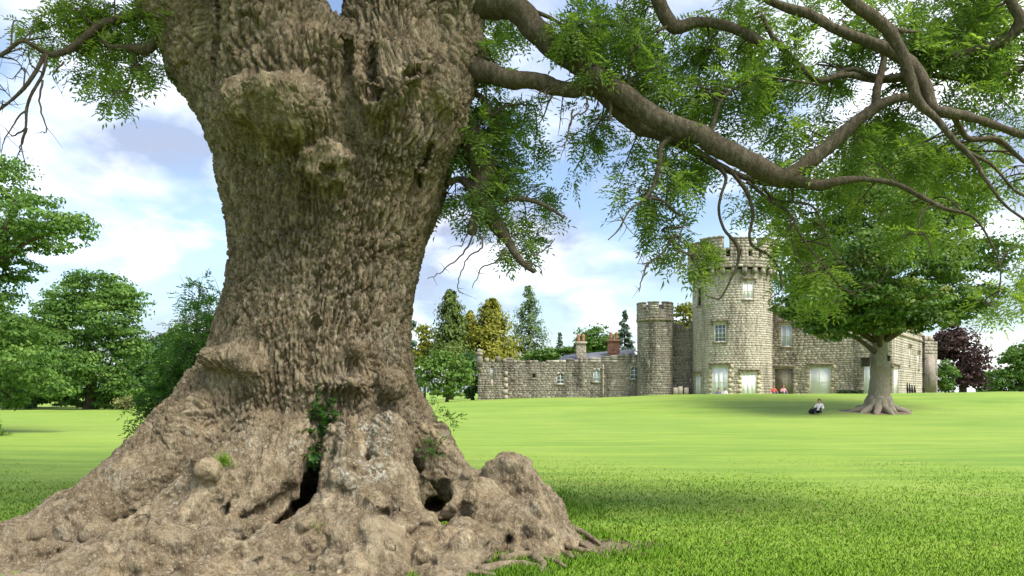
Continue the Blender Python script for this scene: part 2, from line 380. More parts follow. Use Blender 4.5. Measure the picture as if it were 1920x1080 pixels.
def prim_d(p, x, y, z):
    if p[0] == 'c':
        a, b = p[1], p[2]; ba = b - a; L = ba.dot(ba) + 1e-9
        t = np.clip(((x - a[0]) * ba[0] + (y - a[1]) * ba[1] + (z - a[2]) * ba[2]) / L, 0, 1)
        return np.sqrt((x - a[0] - t * ba[0]) ** 2 + (y - a[1] - t * ba[1]) ** 2 + (z - a[2] - t * ba[2]) ** 2) - (p[3] + (p[4] - p[3]) * t)
    c, s, rot = p[1], p[2], p[3]; ca, sa = math.cos(rot), math.sin(rot)
    X, Z = x - c[0], z - c[2]; xr = (ca * X + sa * Z) / s[0]; zr = (-sa * X + ca * Z) / s[2]; yr = (y - c[1]) / s[1]
    k0 = np.sqrt(xr ** 2 + yr ** 2 + zr ** 2) + 1e-6
    k1 = np.sqrt((xr / s[0]) ** 2 + (yr / s[1]) ** 2 + (zr / s[2]) ** 2) + 1e-6
    return k0 * (k0 - 1) / k1
def comb(d, b, k, op):
    if op < 0: d, b = -d, b
    h = np.maximum(k - np.abs(d - b), 0) / k
    r = np.minimum(d, b) - h * h * k * 0.25
    return -r if op < 0 else r
def sdf(p):
    d = float(body_d(p[0], p[1], p[2]))
    for q in PR: d = float(comb(d, float(prim_d(q, p[0], p[1], p[2])), q[5], q[6]))
    return d
def hit(px, py):
    """first point of the tree's solid along a line of sight (used to place growths on the bark)"""
    o = np.array([0, 0, EYE]); dr = np.array([(px - 960) / F, 1.0, (HOR - py) / F]); y = 5.5
    for _ in range(90):
        p = o + dr * y; d = sdf(p)
        if d < 0.004: break
        y += max(d * 0.7, 0.004)
        if y > 11.5: return P(px, py, 9.0)
    return o + dr * y
# limbs at the fork
def limb(pts, k=0.3):
    for a, b in zip(pts[:-1], pts[1:]): cone(P(*a[:3]), P(*b[:3]), a[3], b[3], k)
limb([(490, 270, 10.0, .55), (404, 110, 10.1, .62), (360, 0, 10.2, .66), (310, -200, 10.3, .6)], .12)
limb([(535, 200, 9.35, .9), (512, 60, 9.3, .72), (488, -50, 9.3, .52), (470, -260, 9.4, .48)], .14)
limb([(560, 130, 9.05, .5), (575, 75, 9.1, .36)], .3)
limb([(630, 170, 9.0, .34), (622, 62, 9.0, .27)], .12)
limb([(720, 230, 9.6, .95), (742, 60, 9.9, .68), (748, -40, 9.95, .63), (770, -250, 10.1, .55)], .12)
limb([(800, 210, 9.5, .55), (862, 110, 9.7, .33), (862, 20, 9.8, .28), (872, -120, 9.9, .26)], .2)
limb([(650, 120, 8.85, .13), (672, 165, 8.62, .15), (705, 195, 8.55, .16)], .12)
limb([(795, 108, 8.85, .1), (770, 135, 8.6, .13), (735, 175, 8.5, .15)], .12)
NL = len(PR)
# root ridges, given by their crests: (px, distance, height, radius)
ROOTS = [
 [(405, 9.35, 1.95, .50), (335, 9.0, 1.36, .46), (250, 8.6, .86, .40), (130, 8.1, .43, .32), (15, 7.75, .17, .26), (-150, 7.3, .03, .2)],
 [(475, 8.65, 1.35, .32), (405, 8.2, .95, .31), (330, 7.9, .55, .29), (240, 7.5, .29, .26), (140, 7.05, .12, .24), (40, 6.7, .02, .18)],
 [(545, 8.6, 1.3, .28), (505, 8.2, .82, .27), (445, 7.8, .46, .27), (345, 7.3, .25, .27), (230, 6.8, .10, .25), (120, 6.35, 0.0, .2)],
 [(655, 8.5, 1.3, .30), (645, 8.15, .78, .27), (600, 7.8, .43, .25), (520, 7.4, .26, .26), (430, 6.9, .16, .28), (330, 6.3, .04, .22)],
 [(688, 8.35, 1.05, .24), (690, 8.0, .58, .26), (672, 7.6, .36, .30), (655, 7.2, .22, .28), (640, 6.8, .08, .24)],
 [(722, 8.5, 1.35, .30), (742, 8.15, .74, .28), (772, 7.8, .42, .26), (745, 7.35, .30, .32), (690, 6.9, .2, .34), (640, 6.3, .05, .25)],
 [(795, 8.95, 1.3, .28), (845, 8.75, .84, .24), (900, 8.55, .64, .26), (955, 8.45, .84, .27), (1000, 8.35, .52, .30), (1040, 8.2, .16, .25), (1075, 8.0, 0.0, .16)],
 [(850, 8.25, .60, .22), (905, 8.05, .56, .26), (965, 7.9, .40, .30), (1010, 7.8, .18, .28), (1030, 7.5, .02, .2)],
 [(870, 7.6, .30, .3), (850, 7.1, .16, .3), (830, 6.5, .04, .25)],
]
RID = {}
for ri, R in enumerate(ROOTS):
    pts = [np.array([PX(a, b), b, c]) + np.array([0, 0.3 * r, -0.85 * r]) for a, b, c, r in R]
    for i in range(len(R) - 1):
        RID[len(PR)] = ri; cone(pts[i], pts[i + 1], R[i][3], R[i + 1][3], 0.11 if ri else 0.25)
ell((-2.75, 7.35, -.12), (2.9, 1.6, .17), .1); ell((-4.6, 7.2, -.12), (1.8, 1.1, .15), .1)
for ang, ln in ((35, 2.9), (75, 3.2), (115, 3.0), (150, 2.8), (5, 2.6)):     # roots on the far side
    a = math.radians(ang); c0 = np.array([-2.6, 10.0, 0])
    dv = np.array([math.cos(a), math.sin(a), 0])
    cone(c0 + dv * 1.1 + [0, 0, 1.1], c0 + dv * (ln * .7) + [0, 0, .1], .5, .34, .3); cone(c0 + dv * (ln * .7) + [0, 0, .1], c0 + dv * ln * 1.25 + [0, 0, -.18], .34, .2, .2)
# growths on the bark
BURL = {}; PALE = []
def lump(px, py, rpx, sx=1.0, sz=1.0, out=0.35, k=0.10, rot=0.0, name=None, pale=False):
    p = hit(px, py); r = rpx * p[1] / F; dr = unit(p - np.array([0, 0, EYE]))
    c = p + dr * r * (0.75 - out)
    if name: BURL.setdefault(name, []).append((c, r * max(sx, sz) * 1.06))
    if pale: PALE.append((p, r * 1.0))
    ell(c, (r * sx, r * 0.9, r * sz), k, 1, rot)
lump(460, 190, 50, 1, .95, .7, .10, name='upper'); lump(545, 205, 72, 1.05, .95, 1.05, .10, name='upper'); lump(500, 165, 40, 1.3, .7, .5, .12, name='upper')
lump(612, 305, 48, 1.15, .88, 1.25, .03, name='cauli')
for a, b, r in ((578, 290, 18), (612, 272, 17), (646, 298, 19), (590, 324, 16), (640, 332, 15), (612, 343, 13), (565, 310, 13)): lump(a, b, r, k=.025, out=.5, name='cauli')
lump(834, 165, 36, .85, 1.35, .9, .05, name='shoulder')
lump(421, 327, 15, 1, 1.2, .5, .08)
lump(440, 672, 48, 1.35, .62, .5, .08, name='collar'); lump(393, 668, 26, 1, .8, .5, .06, name='collar'); lump(480, 690, 30, 1.3, .7, .4, .08, name='collar')
lump(620, 722, 45, 1.6, .5, .3, .12)
lump(665, 652, 20, .85, 1.3, 1.2, .02, name='egg', pale=True); lump(735, 722, 31, 1.15, .9, 1.1, .04, name='knob', pale=True); lump(712, 705, 14, k=.04, out=.5, name='knob')
lump(660, 716, 13, pale=True); lump(650, 871, 15, 1.2, .8, 1.1, .02, pale=True); lump(390, 882, 26, 1, 1, .9, .05, pale=True); lump(365, 868, 14)
lump(703, 941, 24, k=.03, out=1.0, name='ball', pale=True); lump(743, 945, 21, k=.015, out=1.2, name='ball', pale=True)
lump(785, 316, 15, 1.1, .8, .6, .03)
for a, b, r, sx, sz, o_ in ((690, 1000, 42, 1.1, .9, .5), (640, 1010, 30, 1, 1, .4), (595, 1012, 30, 1.2, .8, .4), (868, 1030, 34, .9, 1.2, .5), (932, 1012, 17, .9, 1.4, .7),
        (310, 1015, 44, 1.2, .7, .5), (345, 1025, 26, .8, 1.2, .5), (250, 1042, 26, 1, 1, .4), (430, 1032, 30, 1.3, .8, .4), (520, 1052, 40, 1.3, .8, .4), (700, 1048, 26, .8, 1.2, .6), (620, 1062, 30, 1.2, .8, .4),
        (958, 872, 27, 1.1, .8, .5), (922, 878, 18, 1, 1, .4), (985, 905, 22, .9, 1.3, .4), (905, 912, 22, 1.2, .8, .4), (852, 925, 13, .7, 1.7, .6), (1005, 965, 30, 1, 1.1, .4),
        (790, 1040, 30, 1, 1, .4), (95, 1040, 34, 1.1, .8, .5), (45, 1050, 28, 1, 1, .4), (170, 1060, 30, 1.2, .8, .4), (1030, 1005, 20, 1, 1.2, .4), (560, 985, 20, 1.5, .6, .4), (480, 985, 22, 1.4, .7, .3), (735, 1075, 22, 1, .7, .5), (655, 1030, 18, .7, 1.2, .6)):
    lump(a, b, r, sx, sz, o_, .06)
for _ in range(44):
    a = rng.uniform(60, 1020); b = rng.uniform(880 if 380 < a < 880 else 985, 1070); lump(a, b, rng.uniform(12, 25), rng.uniform(.8, 1.6), rng.uniform(.6, 1.1), rng.uniform(.6, .9), .03, rng.uniform(-.6, .6), pale=rng.uniform() < .35)
for _ in range(18):     # small warts over the root plate
    a = rng.uniform(120, 1010); b = rng.uniform(900 if 320 < a < 900 else 980, 1072); lump(a, b, rng.uniform(6, 15), rng.uniform(.8, 1.5), rng.uniform(.6, 1.2), .45, .04)
PALE += [(hit(a, b), r * 8 / F) for a, b, r in ((700, 985, 30), (735, 1000, 26), (690, 1050, 22), (640, 1000, 20), (935, 1000, 20), (870, 1050, 30), (920, 895, 24), (700, 1010, 20), (852, 925, 16), (330, 1005, 26), (960, 865, 22))]
def hole(px, py, rx, rz, depth, k=0.06, rot=0.0, back=0.25):
    p = hit(px, py); s = p[1] / F; dr = unit(p - np.array([0, 0, EYE]))
    ell(p + dr * depth * back, (rx * s, depth, rz * s), k, -1, rot)
hole(440, 800, 16, 50, .16, .12, -.6); hole(620, 840, 10, 50, .12, .1); hole(690, 830, 9, 60, .1, .1); hole(775, 830, 9, 50, .12, .1, .2); hole(530, 930, 14, 30, .2, .1, -.6); hole(480, 960, 34, 9, .2, .08, .3); hole(870, 960, 12, 16, .15, .08); hole(800, 995, 18, 12, .2, .08); hole(370, 985, 22, 9, .2, .08, .4)
hole(583, 912, 26, 46, .55, .10, -0.25); hole(575, 935, 22, 26, .5, .08); hole(822, 932, 27, 28, .42, .10); hole(815, 945, 20, 16, .4, .06); hole(415, 962, 15, 17, .28, .07)
hole(797, 292, 8, 28, .22, .04, -0.45); hole(782, 335, 7, 22, .15, .05, 0.1); hole(615, 318, 15, 8, .12, .04); hole(600, 335, 10, 6, .08, .04)
hole(589, 620, 5, 30, .1, .05, -0.12); hole(578, 665, 6, 34, .12, .05, -0.1); hole(780, 128, 5, 34, .16, .04, -0.9); hole(655, 190, 18, 60, .16, .12, .2)
hole(692, 110, 12, 70, .34, .07, .1); hole(700, 172, 20, 18, .28, .07); hole(650, 120, 8, 60, .2, .06); hole(250, 985, 22, 12, .2, .1, .5); hole(320, 930, 30, 9, .14, .1, .75); hole(770, 1010, 14, 16, .2, .08); hole(955, 1015, 9, 12, .15, .05); hole(805, 1062, 14, 8, .15, .04); hole(402, 60, 9, 110, .2, .1, -.05)

def surface_nets():
    H = 0.030; lo = np.array([-7.7, 6.1, -0.26]); hi = np.array([1.35, 13.7, 8.1])
    n = np.ceil((hi - lo) / H).astype(int) + 1
    ax = [(lo[i] + np.arange(n[i]) * H).astype(np.float32) for i in range(3)]
    D = np.empty(n, np.float32); x = ax[0][:, None]; y = ax[1][None, :]
    for k in range(n[2]): D[:, :, k] = body_d(x, y, float(ax[2][k]))
    for p in PR:
        if p[0] == 'c':
            r = max(p[3], p[4]) + p[5] + 0.06; b0 = np.minimum(p[1], p[2]) - r; b1 = np.maximum(p[1], p[2]) + r
        else:
            r = max(p[2]) + p[5] + 0.06; b0 = p[1] - r; b1 = p[1] + r
        i0 = np.clip(((b0 - lo) / H).astype(int), 0, n - 1); i1 = np.clip(((b1 - lo) / H).astype(int) + 2, 0, n)
        if (i1 <= i0).any(): continue
        sl = tuple(slice(a, b) for a, b in zip(i0, i1))
        d = prim_d(p, ax[0][sl[0]][:, None, None], ax[1][sl[1]][None, :, None], ax[2][sl[2]][None, None, :])
        D[sl] = comb(D[sl], d, p[5], p[6])
    S = D < 0; c = S[:-1, :-1, :-1].astype(np.int8)
    cnt = sum(S[a:n[0] - 1 + a, b:n[1] - 1 + b, e:n[2] - 1 + e].astype(np.int8) for a in (0, 1) for b in (0, 1) for e in (0, 1))
    I = np.argwhere((cnt > 0) & (cnt < 8)); acc = np.zeros((len(I), 3), np.float32); w = np.zeros(len(I), np.float32)
    cor = [np.array((a, b, e)) for a in (0, 1) for b in (0, 1) for e in (0, 1)]
    val = [D[tuple((I + q).T)] for q in cor]
    for u in range(8):
        for v in range(u + 1, 8):
            if np.abs(cor[u] - cor[v]).sum() != 1: continue
            a, b = val[u], val[v]; m = (a < 0) != (b < 0); t = np.where(m, a / np.where(m, a - b, 1), 0)
            pt = cor[u] + (cor[v] - cor[u]) * t[:, None]; acc += pt * m[:, None]; w += m
    V = lo + (I + acc / w[:, None]) * H
    idx = np.full(n - 1, -1, np.int32); idx[tuple(I.T)] = np.arange(len(I)); Q = []
    for axi in range(3):
        o1, o2 = [(1, 2), (2, 0), (0, 1)][axi]
        sA = [slice(None)] * 3; sB = [slice(None)] * 3; sA[axi] = slice(0, -1); sB[axi] = slice(1, None)
        E = np.argwhere(S[tuple(sA)] != S[tuple(sB)])
        E = E[(E[:, o1] > 0) & (E[:, o2] > 0) & (E[:, o1] < n[o1] - 1) & (E[:, o2] < n[o2] - 1)]
        def at(d1, d2):
            e = E.copy(); e[:, o1] += d1; e[:, o2] += d2; return idx[tuple(e.T)]
        q = np.stack([at(-1, -1), at(0, -1), at(0, 0), at(-1, 0)], 1)
        inside = S[tuple(E.T)]; q[~inside] = q[~inside][:, ::-1]; Q.append(q)
    Q = np.vstack(Q); Q = Q[(Q >= 0).all(1)]
    return V, Q, D, lo, H
TV, TQ, TD, TLO, TH = surface_nets()
FOOT = TD[:, :, int(round((0.03 - TLO[2]) / TH))].copy()     # root plate footprint, so grass stays off it
del TD
def foot_d(X, Y):
    i = ((np.asarray(X) - TLO[0]) / TH).astype(int); j = ((np.asarray(Y) - TLO[1]) / TH).astype(int)
    ok = (i >= 0) & (j >= 0) & (i < FOOT.shape[0]) & (j < FOOT.shape[1])
    r = np.full(np.shape(X), 9.0); r[ok] = FOOT[i[ok], j[ok]]; return r

ash = empty("ancient_ash_tree", (-2.6, 10.0, 0.0), "massive gnarled ash tree with burls and spreading roots on the lawn", "tree")
def build_trunk():
    # one step of quad refinement and a smoothing pass
    nv0 = len(TV); e = np.stack([TQ, np.roll(TQ, -1, 1)], -1).reshape(-1, 2); e.sort(1)
    key = e[:, 0].astype(np.int64) * nv0 + e[:, 1]; uk, inv_ = np.unique(key, return_inverse=True); inv_ = inv_.reshape(-1, 4)
    ea, eb = (uk // nv0).astype(np.int64), (uk % nv0).astype(np.int64)
    V = np.vstack([TV, (TV[ea] + TV[eb]) / 2, TV[TQ].mean(1)]); ne = len(uk); fc = nv0 + ne + np.arange(len(TQ)); em_ = nv0 + inv_
    fine = TV[TQ].mean(1)[:, 1] < 10.7           # the far side keeps the coarser faces
    Q = np.concatenate([np.stack([TQ[:, k], em_[:, k], fc, em_[:, k - 1]], 1)[fine] for k in range(4)] + [TQ[~fine]]).astype(np.int32)
    for _ in range(2):
        acc = np.zeros_like(V); cnt = np.zeros(len(V))
        for k in range(4):
            i0, i1 = Q[:, k], Q[:, (k + 1) % 4]; cnt += np.bincount(i0, minlength=len(V))
            for c in range(3): acc[:, c] += np.bincount(i0, V[i1, c], len(V))
        V = V * .5 + .5 * acc / np.maximum(cnt, 1)[:, None]
    V = V.astype(np.float32); em = mk_mesh("tmp", V, Q, True); nv = len(V)
    Nn = np.empty(nv * 3, np.float32); em.vertex_normals.foreach_get('vector', Nn); Nn = Nn.reshape(-1, 3)
    z = V[:, 2]
    # where on the tree: bark is deeply fissured on the stem, lumpy on the roots and burls
    stem = sstep(0.75, 1.7, z + 0.25 * fbm(V * 1.5, 2, 3))
    burl = np.zeros(nv, np.float32); bid = np.full(nv, -1, np.int32)
    for bi, (nm, L) in enumerate(BURL.items()):
        for c, r in L:
            d = np.linalg.norm(V - c, axis=1); burl = np.maximum(burl, sstep(r * 1.15, r * 0.7, d)); bid[d < r] = bi
    pale = np.zeros(nv, np.float32)
    for c, r in PALE:
        pale = np.maximum(pale, sstep(r * 1.3, r * 0.4, np.linalg.norm(V - c, axis=1)))
    ang = np.arctan2(V[:, 0] - np.interp(z, tz, tcx), -(V[:, 1] - Y0)); radl = np.hypot(V[:, 0] - np.interp(z, tz, tcx), V[:, 1] - Y0)
    Fl = np.stack([ang * 1.75, z - .9 * np.maximum(radl - 1.35, 0) * (z < 2.6), radl * .25], 1).astype(np.float32)
    wv = np.stack([fbm(V * 2.3, 2, 11), fbm(V * 2.3, 2, 12), fbm(V * 2.3, 2, 13)], 1)
    Wp = Fl + wv * np.array([.085, .2, .0])
    f1, f2 = vor(Wp / np.array([.085, .27, .5]), 5); cr1 = 1 - sstep(.0, .28, f2 - f1)
    g1, g2 = vor(Wp / np.array([.052, .11, .4]) + 31, 9); cr2 = 1 - sstep(.0, .3, g2 - g1)
    e1, e2 = vor(V / .055 + wv * 1.2, 21); wart = sstep(.75, .1, e1)
    fiss = stem * (1 - 0.75 * burl) * np.clip(.75 + .75 * fbm(V * 2.4, 2, 4), .15, 1.4)
    h = -0.085 * cr1 * fiss - 0.034 * cr2 * (0.1 + 0.9 * stem) * (1 - .4 * burl) * (1 - pale)
    h += 0.045 * fbm(V * 2.2, 2, 40) * (1 - .4 * stem) + 0.02 * fbm(V * 6.5, 3, 41) + 0.008 * vnoise(V * np.array([24, 24, 9], np.float32), 43) * (1 - .6 * pale)
    rg = 1 - np.abs(fbm((Fl + wv * .15) * [3.4, .9, .5], 3, 46)) * 2.2; rg2 = 1 - np.abs(fbm((Fl + wv * .1) * [11, 2.4, 1], 2, 47)) * 2.2
    h += (1 - stem) * (1 - .6 * pale) * (0.035 * (rg - .5) + 0.018 * (rg2 - .5) + .014 * fbm(V * 7, 2, 48) + .012 * vnoise(V * 30, 49))
    h += (1 - stem) * (1 - pale) * (-0.014 * cr1 + 0.006 * wart * (fbm(V * 4, 2, 44) > 0.0)) + burl * 0.012 * wart * (1 - pale)
    h *= 1 - .75 * pale
    V2 = V + Nn * h[:, None]
    V2[:, 2] = np.where(z < 0.02, np.minimum(V2[:, 2], z), V2[:, 2])
    em.vertices.foreach_set('co', V2.astype(np.float32).ravel()); em.update()
    N2 = np.empty(nv * 3, np.float32); em.vertex_normals.foreach_get('vector', N2); N2 = N2.reshape(-1, 3)
    plate = np.clip(.5 + .5 * np.repeat(vnoise((Wp / np.array([.088, .44, .5])).astype(np.float32), 60)[:, None], 1, 1)[:, 0] + .25 * vnoise((Wp / np.array([.034, .16, .4])).astype(np.float32), 61), 0, 1)
    lich = np.zeros(nv, np.float32)
    for a, b, r, s in ((700, 810, 95, 1), (690, 870, 90, 1.), (735, 640, 60, .6), (470, 830, 60, .6), (330, 920, 50, .7), (770, 250, 90, .45), (640, 560, 60, .4), (560, 850, 60, .5), (230, 880, 60, .5), (650, 700, 60, .5)):
        lich = np.maximum(lich, s * sstep(1.0, .25, np.linalg.norm(V - hit(a, b), axis=1) / (r * 9 / F)))
    moss = np.zeros(nv, np.float32)
    for a, b, r, s in ((530, 200, 130, 1), (860, 40, 70, 1.2), (425, 80, 60, .9), (430, 190, 70, 1), (650, 210, 70, .7), (600, 290, 80, .7), (500, 400, 150, .45), (590, 780, 60, .7), (620, 120, 70, .6)):
        moss = np.maximum(moss, s * sstep(1.0, .2, np.linalg.norm(V - hit(a, b), axis=1) / (r * 9 / F)))
    # parts: burls by their spheres, roots by the nearest ridge low on the tree
    lab = np.zeros(nv, np.int32); best = np.full(nv, 9.0, np.float32)
    jit = 0.05 * fbm(V * 3, 1, 50)
    for pi, ri in RID.items():
        d = prim_d(PR[pi], V[:, 0], V[:, 1], V[:, 2]); d = d + jit
        m = (d < best) & (d < 0.10) & (V[:, 2] < 1.05); best[m] = d[m]; lab[m] = 1 + ri
    lab[bid >= 0] = 100 + bid[bid >= 0]
    fl = lab[Q[:, 0]]
    names = {0: 'trunk'}; names.update({1 + i: 'root' for i in range(len(ROOTS))}); names.update({100 + i: 'burl' for i in range(len(BURL))})
    for L in [0] + sorted(set(fl.tolist()) - {0}):
        fq = Q[fl == L]
        if len(fq) < 30: continue
        u, inv = np.unique(fq, return_inverse=True)
        me2 = mk_mesh(names[L], V2[u], inv.reshape(-1, 4), True, {'lichen': lich[u], 'moss': moss[u], 'pale': pale[u], 'plate': plate[u]})
        ca = me2.attributes.new('custom_normal', 'FLOAT_VECTOR', 'POINT'); ca.data.foreach_set('vector', N2[u].ravel())
        link(names[L], me2, M_bark, ash)
    bpy.data.meshes.remove(em)
build_trunk()

